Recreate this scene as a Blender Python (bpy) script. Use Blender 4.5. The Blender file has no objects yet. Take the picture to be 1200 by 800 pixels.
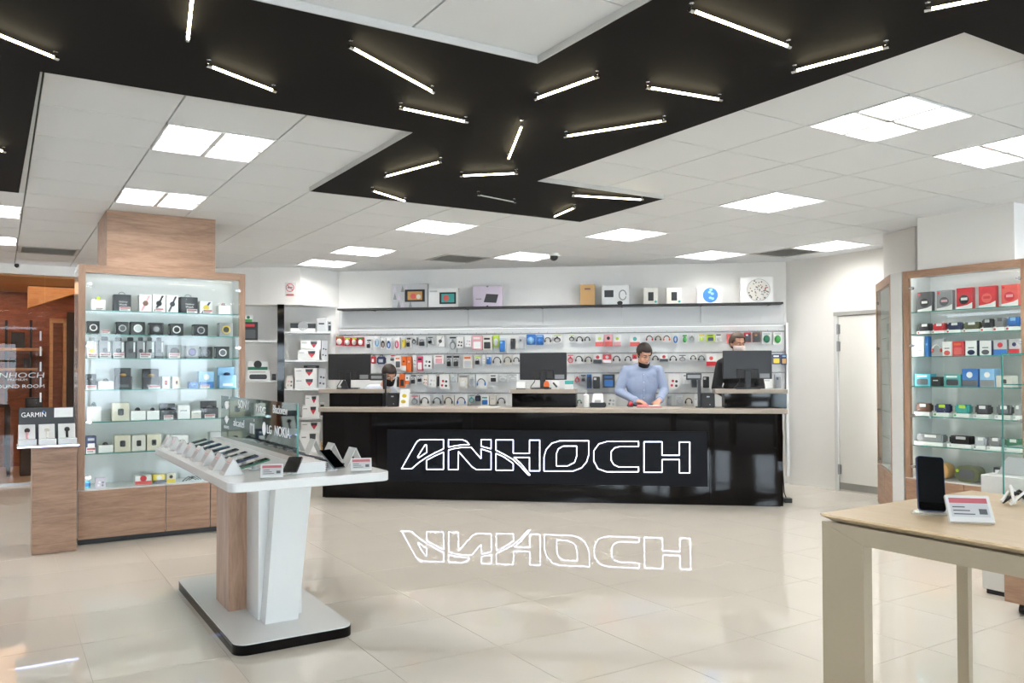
import bpy, bmesh, math, random
import numpy as np
from mathutils import Vector, Matrix
random.seed(7)
scene = bpy.context.scene
COL = scene.collection

# ------------------------------------------------------------------ camera
F = 952.0; HY = 434.0; ROLL = .003; PITCH = math.radians(1.0); H = 1.41; CZ = 2.755
PP = HY - F * math.tan(PITCH)
cam = bpy.data.cameras.new('camera'); camo = bpy.data.objects.new('camera', cam); COL.objects.link(camo)
cam.sensor_width = 36; cam.sensor_fit = 'HORIZONTAL'; cam.lens = F / 1200 * 36
cam.shift_y = (PP - 400) / 1200; cam.clip_start = .05; cam.clip_end = 200
r0 = Vector((1, 0, 0)); u0 = Vector((0, -math.sin(PITCH), math.cos(PITCH))); fw = Vector((0, math.cos(PITCH), math.sin(PITCH)))
rr = math.cos(ROLL) * r0 - math.sin(ROLL) * u0; uu = math.sin(ROLL) * r0 + math.cos(ROLL) * u0
M4 = Matrix(((rr.x, uu.x, -fw.x, 0), (rr.y, uu.y, -fw.y, 0), (rr.z, uu.z, -fw.z, H), (0, 0, 0, 1)))
camo.matrix_world = M4
scene.camera = camo

# ------------------------------------------------------------------ world, exposure
scene.view_settings.view_transform = 'Standard'; scene.view_settings.look = 'None'
scene.view_settings.gamma = 1; scene.view_settings.use_curve_mapping = False
scene.view_settings.exposure = 1.6
world = bpy.data.worlds.new('sky'); scene.world = world; world.use_nodes = True
bg = world.node_tree.nodes['Background']; bg.inputs[0].default_value = (.78, .88, 1, 1); bg.inputs[1].default_value = 6.3
scene.cycles.max_bounces = 10; scene.cycles.diffuse_bounces = 4; scene.cycles.glossy_bounces = 4
scene.cycles.transmission_bounces = 8; scene.cycles.transparent_max_bounces = 16
scene.cycles.caustics_reflective = False; scene.cycles.caustics_refractive = False
scene.cycles.sample_clamp_indirect = 6
PANEL_E = 19.0; TUBE_E = 6.0; LED_E = 3.2

# ------------------------------------------------------------------ pixel -> place helpers
def ray(u, v):
    xr = (u - 600) / F; zr = (PP - v) / F
    xc = xr * math.cos(ROLL) + zr * math.sin(ROLL); zc = -xr * math.sin(ROLL) + zr * math.cos(ROLL)
    return Vector((xc, math.cos(PITCH) - zc * math.sin(PITCH), math.sin(PITCH) + zc * math.cos(PITCH)))
CAMP = Vector((0, 0, H))
def atz(u, v, z):
    d = ray(u, v); return CAMP + d * ((z - H) / d.z)
def seen(p, m=60):
    q = p - CAMP
    y = q.dot(fw)
    if y < .3: return False
    return -m < 600 + F * q.dot(rr) / y < 1200 + m and -m < PP - F * q.dot(uu) / y < 800 + m
class Frame:
    """a vertical working plane: x runs along it, y away from the viewer, z up"""
    def __init__(s, o, deg):
        s.o = Vector((o[0], o[1], 0)); s.a = math.radians(deg)
        s.x = Vector((math.cos(s.a), math.sin(s.a), 0)); s.y = Vector((-math.sin(s.a), math.cos(s.a), 0))
    def w(s, x, y, z=0): return s.o + s.x * x + s.y * y + Vector((0, 0, z))
    def loc(s, p): q = p - s.o; return Vector((q.dot(s.x), q.dot(s.y), p.z))
    def px(s, u, v, d=0):
        dr = ray(u, v); t = (s.o + s.y * d - CAMP).dot(s.y) / dr.dot(s.y); return s.loc(CAMP + dr * t)
    def rect(s, u0, v0, u1, v1, d=0):
        um = (u0 + u1) / 2; vm = (v0 + v1) / 2
        return s.px(u0, vm, d).x, s.px(u1, vm, d).x, s.px(um, v1, d).z, s.px(um, v0, d).z
TH = 32.3
D2 = Vector((math.cos(math.radians(TH)), math.sin(math.radians(TH)), 0)); D1 = Vector((-D2.y, D2.x, 0))
def uw(u, w, z=0): return D2 * u + D1 * w + Vector((0, 0, z))

# ------------------------------------------------------------------ materials
def lin(c):
    return c / 12.92 if c <= .04045 else ((c + .055) / 1.055) ** 2.4
def rgb(h):
    h = h.lstrip('#'); return tuple(lin(int(h[i:i + 2], 16) / 255) for i in (0, 2, 4))
MATS = {}
def mat(name, color, rough=.5, metal=0, spec=.5, emit=None, estr=0, bump=0, bscale=60, vary=.04, coat=0):
    if name in MATS: return MATS[name]
    m = bpy.data.materials.new(name); m.use_nodes = True; nt = m.node_tree; b = nt.nodes['Principled BSDF']
    c = rgb(color) if isinstance(color, str) else color
    b.inputs['Roughness'].default_value = rough; b.inputs['Metallic'].default_value = metal
    b.inputs['Specular IOR Level'].default_value = spec; b.inputs['Coat Weight'].default_value = coat
    if emit:
        b.inputs['Emission Color'].default_value = (*(rgb(emit) if isinstance(emit, str) else emit), 1); b.inputs['Emission Strength'].default_value = estr
    tc = nt.nodes.new('ShaderNodeTexCoord'); no = nt.nodes.new('ShaderNodeTexNoise'); no.inputs['Scale'].default_value = bscale
    nt.links.new(tc.outputs['Object'], no.inputs['Vector'])
    mx = nt.nodes.new('ShaderNodeMix'); mx.data_type = 'RGBA'
    mx.inputs[6].default_value = (*[x * (1 - vary) for x in c], 1); mx.inputs[7].default_value = (*[min(1, x * (1 + vary)) for x in c], 1)
    nt.links.new(no.outputs['Fac'], mx.inputs[0]); nt.links.new(mx.outputs[2], b.inputs['Base Color'])
    if bump:
        bp = nt.nodes.new('ShaderNodeBump'); bp.inputs['Strength'].default_value = bump; bp.inputs['Distance'].default_value = .002
        nt.links.new(no.outputs['Fac'], bp.inputs['Height']); nt.links.new(bp.outputs[0], b.inputs['Normal'])
    MATS[name] = m; return m
def wood(name, c0, c1, scale=(1.2, 9, 9), rough=.45):
    if name in MATS: return MATS[name]
    m = bpy.data.materials.new(name); m.use_nodes = True; nt = m.node_tree; b = nt.nodes['Principled BSDF']
    b.inputs['Roughness'].default_value = rough
    tc = nt.nodes.new('ShaderNodeTexCoord'); mp = nt.nodes.new('ShaderNodeMapping'); mp.inputs['Scale'].default_value = scale
    n1 = nt.nodes.new('ShaderNodeTexNoise'); n1.inputs['Scale'].default_value = 2.2; n1.inputs['Detail'].default_value = 6; n1.inputs['Roughness'].default_value = .6; n1.inputs['Distortion'].default_value = .6
    n2 = nt.nodes.new('ShaderNodeTexNoise'); n2.inputs['Scale'].default_value = 11; n2.inputs['Detail'].default_value = 3
    ad = nt.nodes.new('ShaderNodeMath'); ad.operation = 'MULTIPLY_ADD'; ad.inputs[1].default_value = .35
    cr = nt.nodes.new('ShaderNodeValToRGB'); cr.color_ramp.elements[0].position = .42; cr.color_ramp.elements[1].position = .86
    cr.color_ramp.elements[0].color = (*rgb(c0), 1); cr.color_ramp.elements[1].color = (*rgb(c1), 1)
    L = nt.links.new
    L(tc.outputs['Object'], mp.inputs[0]); L(mp.outputs[0], n1.inputs['Vector']); L(mp.outputs[0], n2.inputs['Vector'])
    L(n2.outputs['Fac'], ad.inputs[0]); L(n1.outputs['Fac'], ad.inputs[2]); L(ad.outputs[0], cr.inputs[0]); L(cr.outputs[0], b.inputs['Base Color'])
    MATS[name] = m; return m
def glass(name, tint=(.97, .985, .98), refl=1.0, body=0.0, bodycol=(.6, .8, .75)):
    if name in MATS: return MATS[name]
    m = bpy.data.materials.new(name); m.use_nodes = True; nt = m.node_tree; nt.nodes.clear(); L = nt.links.new
    out = nt.nodes.new('ShaderNodeOutputMaterial'); tr = nt.nodes.new('ShaderNodeBsdfTransparent'); tr.inputs[0].default_value = (*tint, 1)
    gl = nt.nodes.new('ShaderNodeBsdfGlossy'); gl.inputs['Roughness'].default_value = .01; gl.inputs[0].default_value = (1, 1, 1, 1)
    fr = nt.nodes.new('ShaderNodeFresnel'); fr.inputs[0].default_value = 1.5
    mu = nt.nodes.new('ShaderNodeMath'); mu.operation = 'MULTIPLY'; mu.inputs[1].default_value = refl
    df = nt.nodes.new('ShaderNodeBsdfDiffuse'); df.inputs[0].default_value = (*bodycol, 1)
    m1 = nt.nodes.new('ShaderNodeMixShader'); m1.inputs[0].default_value = body
    m2 = nt.nodes.new('ShaderNodeMixShader')
    ge = nt.nodes.new('ShaderNodeNewGeometry'); inv = nt.nodes.new('ShaderNodeMath'); inv.operation = 'SUBTRACT'; inv.inputs[0].default_value = refl
    L(ge.outputs['Backfacing'], inv.inputs[1]); inv.use_clamp = True          # only the entry face of a thin pane mirrors
    L(tr.outputs[0], m1.inputs[1]); L(df.outputs[0], m1.inputs[2]); L(fr.outputs[0], mu.inputs[0]); L(inv.outputs[0], mu.inputs[1]); L(mu.outputs[0], m2.inputs[0])
    L(m1.outputs[0], m2.inputs[1]); L(gl.outputs[0], m2.inputs[2]); L(m2.outputs[0], out.inputs[0])
    MATS[name] = m; return m
PALETTE = dict(white='#e9e9e7', offwhite='#dcd8cf', cream='#d8d2bd', black='#17171a', charcoal='#2c2d31', grey='#8b8d8f', lightgrey='#bcbec0',
               darkgrey='#55585b', red='#c8303a', salmon='#d8605a', pink='#dba0a8', hotpink='#d2466e', orange='#dd6a2a', yellow='#dcc23c', lime='#b7d23a', green='#3f9a4a', dullred='#b5656c',
               darkgreen='#1d6b4e', teal='#3fa09c', cyan='#55b9d2', blue='#2f6fb8', skyblue='#86b7dc', navy='#27345c', brown='#6a4a3a',
               tan='#c79a5e', kraft='#c39a63', lilac='#cfc3d2', clear='#c9cdce', camo='#5d6143', purple='#5a4a8a', silver='#b9bcc0')
PNAME = dict(offwhite='off-white', lightgrey='light grey', darkgrey='dark grey', hotpink='bright pink', darkgreen='dark green', skyblue='sky blue',
             clear='clear', camo='camouflage green', kraft='brown cardboard')
def pm(c): return mat('paint_' + c, PALETTE[c], rough=.38, vary=.05, bscale=25)
def pn(c): return PNAME.get(c, c)

WHITEP = mat('white_paint', '#e6e4e0', rough=.7, vary=.015, bscale=4)
WHITEL = mat('white_laminate', '#d6d7d5', rough=.18, vary=.01)
BLACKG = mat('black_gloss', '#080607', rough=.04, spec=.2, vary=.02)
BLACKM = mat('black_matte', '#1b1a1b', rough=.5)
BLACKC = mat('black_ceiling_paint', '#110f0e', rough=.8, spec=.15, vary=.06, bscale=3)
PLAST = mat('black_plastic', '#1d1d20', rough=.42)
SCREEN = mat('screen_glass', '#040506', rough=.08, spec=.15)
CHROME = mat('chrome', '#c4c6c8', rough=.2, metal=1)
STEEL = mat('brushed_steel', '#9a9a98', rough=.35, metal=1)
WOOD = wood('oak_laminate', '#80604a', '#a8866d')
WOODV = wood('oak_laminate_upright', '#80604a', '#a8866d', scale=(9, 9, 1.2))
BEECH = wood('pale_beech', '#d2b892', '#dcc6a4', scale=(1.5, 14, 14), rough=.35)
BEIGE = mat('beige_worktop', '#a3978a', rough=.4)
CHAMP = mat('champagne_metal', '#a89d88', rough=.35, metal=.35, vary=.02)
GLASS = glass('clear_glass', refl=.5)
SHELFG = glass('shelf_glass', tint=(.9, .97, .95), body=.12, bodycol=(.62, .85, .8))
GEDGE = mat('green_glass_edge', '#3f8a80', rough=.15)
LED = mat('led_strip', '#ffffff', emit=(1, 1, 1), estr=LED_E)
def emis(name, c, s): return mat(name, c, emit=c, estr=s)

# ------------------------------------------------------------------ mesh helpers
class MB:
    def __init__(s): s.v = []; s.f = []
    def add(s, vs, fs):
        o = len(s.v); s.v += [tuple(p) for p in vs]; s.f += [tuple(i + o for i in q) for q in fs]; return s
    def box(s, x0, x1, y0, y1, z0, z1):
        return s.add([(x0, y0, z0), (x1, y0, z0), (x1, y1, z0), (x0, y1, z0), (x0, y0, z1), (x1, y0, z1), (x1, y1, z1), (x0, y1, z1)],
                     [(0, 3, 2, 1), (4, 5, 6, 7), (0, 1, 5, 4), (1, 2, 6, 5), (2, 3, 7, 6), (3, 0, 4, 7)])
    def hexa(s, p): return s.add(p, [(0, 3, 2, 1), (4, 5, 6, 7), (0, 1, 5, 4), (1, 2, 6, 5), (2, 3, 7, 6), (3, 0, 4, 7)])
    def prism(s, poly, z0, z1):            # poly in xy, counter-clockwise
        n = len(poly); vs = [(x, y, z0) for x, y in poly] + [(x, y, z1) for x, y in poly]
        return s.add(vs, [tuple(range(n - 1, -1, -1)), tuple(range(n, 2 * n))] + [(i, (i + 1) % n, n + (i + 1) % n, n + i) for i in range(n)])
    def plate(s, poly, y0, y1):            # poly in xz, extruded along y
        n = len(poly); vs = [(x, y0, z) for x, z in poly] + [(x, y1, z) for x, z in poly]
        return s.add(vs, [tuple(range(n)), tuple(range(2 * n - 1, n - 1, -1))] + [(i, n + i, n + (i + 1) % n, (i + 1) % n) for i in range(n)])
    def tube(s, pts, r, n=6, closed=False, r1=None):
        pts = [Vector(p) for p in pts]; m = len(pts); vs = []
        up = Vector((.13, .37, .92))
        for i, p in enumerate(pts):
            a = pts[(i - 1) % m] if (closed or i > 0) else p; b = pts[(i + 1) % m] if (closed or i < m - 1) else p
            t = (b - a).normalized(); e1 = t.cross(up)
            if e1.length < 1e-4: e1 = t.cross(Vector((1, 0, 0)))
            e1.normalize(); e2 = t.cross(e1)
            q = r if r1 is None else r + (r1 - r) * i / (m - 1)
            vs += [p + (e1 * math.cos(k * 2 * math.pi / n) + e2 * math.sin(k * 2 * math.pi / n)) * q for k in range(n)]
        fs = []
        for i in range(m if closed else m - 1):
            j = (i + 1) % m
            fs += [(i * n + k, j * n + k, j * n + (k + 1) % n, i * n + (k + 1) % n) for k in range(n)]
        if not closed: fs += [tuple(range(n)), tuple(range(m * n - 1, (m - 1) * n - 1, -1))]
        return s.add(vs, fs)
    def cyl(s, a, b, r, n=14, r1=None): return s.tube([a, b], r, n, r1=r1)
    def ell(s, c, r, nu=14, nv=9, R=None):
        vs = []; fs = []
        for j in range(nv + 1):
            t = math.pi * j / nv
            for i in range(nu):
                a = 2 * math.pi * i / nu; p = Vector((r[0] * math.sin(t) * math.cos(a), r[1] * math.sin(t) * math.sin(a), r[2] * math.cos(t)))
                if R: p = R @ p
                vs.append(Vector(c) + p)
        for j in range(nv):
            for i in range(nu): fs.append((j * nu + i, (j + 1) * nu + i, (j + 1) * nu + (i + 1) % nu, j * nu + (i + 1) % nu))
        return s.add(vs, fs)
    def mesh(s, name, m, bevel=0, seg=2, smooth=False):
        me = bpy.data.meshes.new(name); me.from_pydata(s.v, [], s.f)
        bm = bmesh.new(); bm.from_mesh(me)
        bmesh.ops.remove_doubles(bm, verts=bm.verts, dist=1e-6)
        bmesh.ops.recalc_face_normals(bm, faces=bm.faces)
        if bevel: bmesh.ops.bevel(bm, geom=bm.edges[:], offset=bevel, segments=seg, affect='EDGES', clamp_overlap=True)
        if smooth:
            for f in bm.faces: f.smooth = True
        bm.to_mesh(me); bm.free()
        if m: me.materials.append(m)
        return me
    def build(s, name, m, parent=None, bevel=0, seg=2, smooth=False, loc=None, rz=0):
        return link(name, s.mesh(name, m, bevel, seg, smooth), parent, loc, rz)
def link(name, me, parent=None, loc=None, rz=0):
    o = bpy.data.objects.new(name, me); COL.objects.link(o)
    if parent: o.parent = parent
    if loc is not None: o.location = loc
    o.rotation_euler[2] = rz
    return o
def tag(o, label, cat, group=None):
    o['label'] = label; o['category'] = cat
    if group: o['group'] = group
    return o
def struct(o, label=None):
    o['kind'] = 'structure'
    if label: o['label'] = label
    return o
def thing(name, label, cat, loc, rz=0, group=None):
    o = link(name, None, None, loc, rz); o.empty_display_size = .05
    return tag(o, label, cat, group)
def bx(name, m, parent, x0, x1, y0, y1, z0, z1, bevel=0, seg=1):
    return MB().box(x0, x1, y0, y1, z0, z1).build(name, m, parent, bevel, seg)
def copytree(o, loc, rz, label):
    c = o.copy(); COL.objects.link(c); c.location = loc; c.rotation_euler[2] = rz; c['label'] = label
    for ch in list(o.children):
        d = ch.copy(); COL.objects.link(d); d.parent = c
        for g in list(ch.children):
            e = g.copy(); COL.objects.link(e); e.parent = d
    return c
def rrect(x0, x1, z0, z1, r, n=4):
    r = min(r, (x1 - x0) / 2 * .99, (z1 - z0) / 2 * .99); out = []
    for cx, cz, a in ((x1 - r, z0 + r, -90), (x1 - r, z1 - r, 0), (x0 + r, z1 - r, 90), (x0 + r, z0 + r, 180)):
        for k in range(n + 1):
            t = math.radians(a + 90 * k / n); out.append((cx + r * math.cos(t), cz + r * math.sin(t)))
    return out
def circ(cx, cz, rx, rz, n=16): return [(cx + rx * math.cos(2 * math.pi * k / n), cz + rz * math.sin(2 * math.pi * k / n)) for k in range(n)]
def ring(cx, cz, rx, rz, y, n=16): return [(x, y, z) for x, z in circ(cx, cz, rx, rz, n)]
def text(name, s, x0, x1, z0, z1, y, m, parent, th=.002, mirror=False, shear=0):
    cu = bpy.data.curves.new(name, 'FONT'); cu.body = s; cu.extrude = .01; cu.shear = shear; cu.resolution_u = 3
    t = bpy.data.objects.new('tmp', cu); COL.objects.link(t)
    dg = bpy.context.evaluated_depsgraph_get(); me = bpy.data.meshes.new_from_object(t.evaluated_get(dg))
    bpy.data.objects.remove(t); me.name = name
    xs = [v.co.x for v in me.vertices]; ys = [v.co.y for v in me.vertices]
    ax, bxx, ay, by = min(xs), max(xs), min(ys), max(ys)
    for v in me.vertices:
        a = (v.co.x - ax) / (bxx - ax); b = (v.co.y - ay) / (by - ay)
        if mirror: a = 1 - a
        v.co = (x0 + a * (x1 - x0), y - (th if v.co.z > 0 else 0), z0 + b * (z1 - z0))
    me.materials.clear(); me.materials.append(m)
    return link(name, me, parent)
ORD = ['first', 'second', 'third', 'fourth', 'fifth', 'sixth', 'seventh', 'eighth', 'ninth', 'tenth', 'eleventh', 'twelfth', 'thirteenth', 'fourteenth', 'fifteenth',
       'sixteenth', 'seventeenth', 'eighteenth', 'nineteenth', 'twentieth']
def nth(i):
    if i < 20: return ORD[i]
    return ['twenty', 'thirty', 'forty'][(i + 1) // 10 - 2] + ('-' + ORD[(i + 1) % 10 - 1] if (i + 1) % 10 else '') if (i + 1) % 10 else ['twentieth', 'thirtieth', 'fortieth'][(i + 1) // 10 - 2]

# ================================================================== FLOOR AND CEILING
UMIN, UMAX, WMIN, WMAX = -4.0, 8.29, -6.0, 11.9
ROOM = [uw(UMIN - 3, WMIN - .2), uw(UMAX + .2, WMIN - .2), uw(UMAX + .2, WMAX + 3), uw(UMIN - 3, WMAX + 3)]
GROUT = mat('tile_grout', '#b9b1a6', rough=.8)
TILEM = mat('cream_polished_tile', '#d9d2c6', rough=.03, spec=.6, vary=.025, bscale=1.7)
CTILE = mat('ceiling_tile', '#dfe2e4', rough=.9, vary=.01, bscale=200, bump=.25)
CGRID = mat('ceiling_grid', '#8a8986', rough=.7)
def slab(name, z0, z1, m):
    return struct(MB().prism([(p.x, p.y) for p in ROOM], z0, z1).build(name, m))
floor = slab('floor', -.06, -.0025, GROUT)
ceiling = slab('ceiling', CZ + .07, CZ + .16, CGRID)
g = .0015
ftile = MB().box(-.3 + g, .3 - g, -.3 + g, .3 - g, -.012, 0).mesh('tile', TILEM)
cnt = 0
for i in range(-8, 16):
    for j in range(1, 26):
        c = uw(.6 * (i + .62 + .5), .6 * (j + .96 + .5))
        if not seen(c, 260) or c.y > 12.2 or c.dot(D2) > UMAX + .25 or cnt >= 300: continue
        o = link('tile', ftile, floor, c, math.radians(TH)); cnt += 1
print('floor tiles', cnt); cnt = 0
g = .0048
ctile = MB().box(-.3 + g, .3 - g, -.3 + g, .3 - g, 0, .02).mesh('tile', CTILE)
LIGHTS = {}
for u, v, where in [(246, 167, 'nearest above the phone display table'), (185, 233, 'just in front of the wood-clad pillar head'),
                    (5, 249, 'at the photo edge over the entrance side'), (3, 282, 'near the sound room glass header'),
                    (510, 265, 'behind the lower tip of the black zigzag'), (427, 293, 'over the left end of the counter'),
                    (365, 313, 'beside the no smoking sign bulkhead'), (620, 298, 'over the middle of the hook wall'),
                    (738, 272, 'in front of the counter by the zigzag point'), (838, 299, 'over the right end of the hook wall'),
                    (909, 238, 'in front of the plain door wall'), (1045, 140, 'largest, beside the black zigzag'),
                    (1165, 182, 'over the red boxes cabinet'), (980, 287, 'close to the plain door')]:
    p = atz(u, v, CZ); LIGHTS[(math.floor(p.dot(D2) / .6 - .27), math.floor(p.dot(D1) / .6 - .83) - (1 if 'bulkhead' in where else 0))] = where
VENTS = {}
for u, v, where in [(48, 293, 'by the sound room'), (537, 302, 'above the counter'), (905, 296, 'near the door corner')]:
    p = atz(u, v, CZ); VENTS[(math.floor(p.dot(D2) / .6 - .27), math.floor(p.dot(D1) / .6 - .83))] = where
# off-frame fixtures continue the same 1.8 m pattern so the whole shop is lit
for i, j in [(1, 4), (1, 1), (1, -2), (1, -5), (6, 0), (6, -3), (6, -6), (10, 3), (10, 0), (10, -3), (-3, 4), (-3, 1), (-3, 8), (-3, 12), (12, 5), (4, -5), (4, -2)]: LIGHTS.setdefault((i, j), None)
cpos = lambda i, j: uw(.6 * (i + .77), .6 * (j + 1.33), CZ)
for i in range(-8, 16):
    for j in range(1, 26):
        c = cpos(i, j)
        if not seen(c, 330) or c.y > 11.9 or c.dot(D2) > UMAX + .25 or cnt >= 300 or (i, j) in LIGHTS or (i, j) in VENTS: continue
        link('tile', ctile, ceiling, c, math.radians(TH)); cnt += 1
print('tiles', cnt)

# recessed four-cell lights
DIFF = mat('light_diffuser', '#ffffff', emit='#fffdfa', estr=PANEL_E)
REFL = mat('light_reflector', '#f4f4f2', rough=.3)
hm = MB()
for a in (-1, 1): hm.box(-.295, .295, a * .295 - .008 if a > 0 else -.295, a * .295 if a > 0 else -.287, -.006, .02); hm.box(a * .295 - .008 if a > 0 else -.295, a * .295 if a > 0 else -.287, -.295, .295, -.006, .02)
hm.box(-.29, .29, -.014, .014, -.008, .02); hm.box(-.014, .014, -.29, .29, -.008, .02)
hmesh = hm.mesh('louvre_frame', WHITEL)
cells = []; 
def cellmesh():
    x0, x1, y0, y1 = -.135, .135, -.135, .135; a0, a1, b0, b1 = -.1, .1, -.02, .1; t = .06
    r = MB().add([(x0, y0, 0), (x1, y0, 0), (x1, y1, 0), (x0, y1, 0), (a0, b0, t), (a1, b0, t), (a1, b1, t), (a0, b1, t)],
                 [(0, 1, 5, 4), (1, 2, 6, 5), (2, 3, 7, 6), (3, 0, 4, 7)])
    d = MB().box(a0, a1, b0, b1, t - .004, t + .004)
    return r.mesh('reflector', REFL), d.mesh('diffuser', DIFF)
rm, dm = cellmesh()
n_off = 0
for (i, j), where in LIGHTS.items():
    if where is None:
        n_off += 1; where = None
    t = thing('recessed_light', 'square white four-cell recessed ceiling light ' + where if where else 'square white recessed ceiling light beyond the photo frame',
              'ceiling light', cpos(i, j), math.radians(TH), 'recessed ceiling lights' if where else 'recessed ceiling lights beyond the frame')
    link('louvre_frame', hmesh, t)
    for a in (-1, 1):
        for b in (-1, 1):
            r = link('reflector', rm, t, (a * .147, b * .147, 0)); link('diffuser', dm, r)
for (i, j), where in VENTS.items():
    t = thing('ceiling_vent', 'grey slatted air vent panel set in ceiling ' + where, 'vent', cpos(i, j), math.radians(TH), 'ceiling vents')
    VG = mat('vent_grey', '#c2c2be', rough=.6)
    fm = MB(); fm.box(-.29, .29, -.29, -.26, -.004, .012); fm.box(-.29, .29, .26, .29, -.004, .012); fm.box(-.29, -.26, -.26, .26, -.004, .012); fm.box(.26, .29, -.26, .26, -.004, .012)
    fm.build('frame', VG, t)
    bx('backing', VG, t, -.27, .27, -.27, .27, .022, .026)
    sm = MB().hexa([(-.26, -.02, -.002), (.26, -.02, -.002), (.26, -.016, -.002), (-.26, -.016, -.002), (-.26, .012, .012), (.26, .012, .012), (.26, .016, .012), (-.26, .016, .012)]).mesh('slat', VG)
    for k in range(12): link('slat', sm, t, (0, -.24 + k * .044, 0))

# dropped black zigzag ceiling panel
BZ = CZ - .03
bp = lambda u, v: atz(u, v, BZ)
A = bp(22, 226); B = bp(47, 84); Cc = bp(483, 155); Dd = bp(363, 224); E_ = bp(680, 260); F_ = bp(778, 233); G_ = bp(630, 212); H_ = bp(1130, 38)
J_ = bp(630, 74); K_ = bp(300, 0); L_ = bp(762, 0); R_ = bp(1200, 64)
ext = lambda p, q, k: q + (q - p).normalized() * k
poly = [ext(B, A, 0) + (-D2) * 3.2, A, B, Cc, Dd, E_, F_, G_, H_, ext(H_, R_, 3.0), ext(H_, R_, 3.0) - D1 * 3.2, ext(J_, L_, 2.6), J_, ext(J_, K_, 3.0), ext(J_, K_, 3.0) - D2 * 3.5]
bpanel = MB().prism([(p.x, p.y) for p in poly][::-1], BZ, CZ - .001)
zig = struct(bpanel.build('ceiling_zigzag', BLACKC), 'black zigzag panel dropped below the white tiled ceiling')
TRIM = mat('ceiling_trim', '#b4b2ae', rough=.6)
for p, q in ((Cc, Dd), (J_, ext(J_, K_, 2)), (ext(J_, L_, 2), J_), (F_, G_), (Dd, E_)):
    d = (q - p); n = Vector((-d.y, d.x, 0)).normalized()
    pts = [(p - n * .002), (q - n * .002), (q + n * .004), (p + n * .004)]
    MB().prism([(a.x, a.y) for a in pts], BZ - .002, CZ - .0005).build('edge_trim', TRIM, zig)

# tube lamps under the black panel
TUBEM = mat('tube_lamp_glow', '#ffffff', emit='#fff0c4', estr=TUBE_E); TOFF = mat('tube_lamp_off', '#b9b9b4', rough=.3)
SEGS = [(-60, 17, 68, 69), (228, -30, 220, 47), (242, 76, 323, 107), (409, 54, 508, 108), (467, 126, 548, 143), (451, 207, 518, 189), (435, 223, 476, 236), (539, 206, 607, 203),
        (612, 146, 596, 186), (627, 116, 702, 89), (757, 102, 846, 117), (661, 160, 781, 141), (808, 11, 926, 55), (928, 84, 1042, 54), (1083, 12, 1175, -6), (670, 229, 754, 234),
        (649, 254, 674, 243), (559, 228, 604, 237), (-60, 158, 6, 178)]
SEGS.sort(key=lambda s: s[0] + s[2])
for k, (a, b, c, d) in enumerate(SEGS):
    z = BZ - .028; p = atz(a, b, z); q = atz(c, d, z); mid = (p + q) / 2; Ln = (q - p).length; off = (a, c) == (559, 604)
    lab = 'thin unlit grey tube lamp hung under the black ceiling' if off else 'thin glowing tube lamp under the black ceiling, %s from the left' % nth(k)
    t = thing('tube_lamp', lab, 'lamp', mid, math.atan2(q.y - p.y, q.x - p.x), 'tube lamps under the black ceiling')
    MB().cyl((-Ln / 2 + .02, 0, 0), (Ln / 2 - .02, 0, 0), .005 if off else .006, 10).build('glow_tube', TOFF if off else TUBEM, t, smooth=False)
    for sgn in (-1, 1):
        x = sgn * (Ln / 2 - .012)
        cp = MB().cyl((x - .012, 0, 0), (x + .012, 0, 0), .009, 10).build('end_cap', CHROME, t)
        MB().cyl((x, 0, .006), (x, 0, .028), .0025, 6).cyl((x, 0, .025), (x, 0, .028), .01, 10).build('hanger', CHROME, t)

# ================================================================== WALLS
PHI = -8.5
BF = Frame((-2.336, 10.97), PHI)                       # back wall plane, x=0 at its inner left corner
CORNER = Vector((3.42, 10.11, 0)); BFL = (CORNER - BF.o).length
WL = BFL
def wallbox(name, fr, x0, x1, y0, y1, z0=0, z1=CZ, m=None):
    o = MB().box(x0, x1, y0, y1, z0, z1).build(name, m or WHITEP, None, loc=fr.w(0, 0, 0), rz=fr.a); return struct(o)
wallbox('wall_back', BF, -.15, WL + .12, 0, .12)
RF = Frame(CORNER, TH - 90)                            # door wall, x runs towards the viewer
DX0 = RF.px(979, 480).x; DX1 = DX0 + .95; DZ = 2.08
wr = MB(); wr.box(-.12, DX0, 0, .12, 0, CZ); wr.box(DX1, 14, 0, .12, 0, CZ); wr.box(DX0, DX1, 0, .12, DZ, CZ)
struct(wr.build('wall_right', WHITEP, None, loc=RF.w(0, 0, 0), rz=RF.a))
# plain white door with hinges, frame and kick strip
dr = struct(link('door_1', None, None, RF.w(DX0, 0, 0), RF.a), 'plain white flush door with steel hinges in white wall')
dm_ = mat('door_white', '#dedcd6', rough=.45, vary=.01)
bx('leaf', dm_, dr, .05, .9, .0, .04, .0, DZ - .05, .002); bx('rear_light_block', BLACKM, dr, 0, .95, .121, .14, -.03, DZ); GREYA = mat('alu_grey', '#a9a8a3', rough=.4, metal=.6)  # unseen dark board added behind the leaf to block sky light
bx('kick_strip', GREYA, dr, .05, .9, -.004, -.0005, .02, .1)
bx('jamb', WHITEL, dr, 0, .045, -.02, .12, 0, DZ); bx('jamb', WHITEL, dr, .905, .95, -.02, .12, 0, DZ); bx('head_strip', GREYA, dr, 0, .95, -.022, .12, DZ - .045, DZ)
for z in (DZ - .2, DZ - .4, .25):
    hg = MB().cyl((.048, -.014, z - .06), (.048, -.014, z + .06), .012, 10).box(.02, .075, -.006, -.001, z - .055, z + .055).build('hinge', STEEL, dr)
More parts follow.
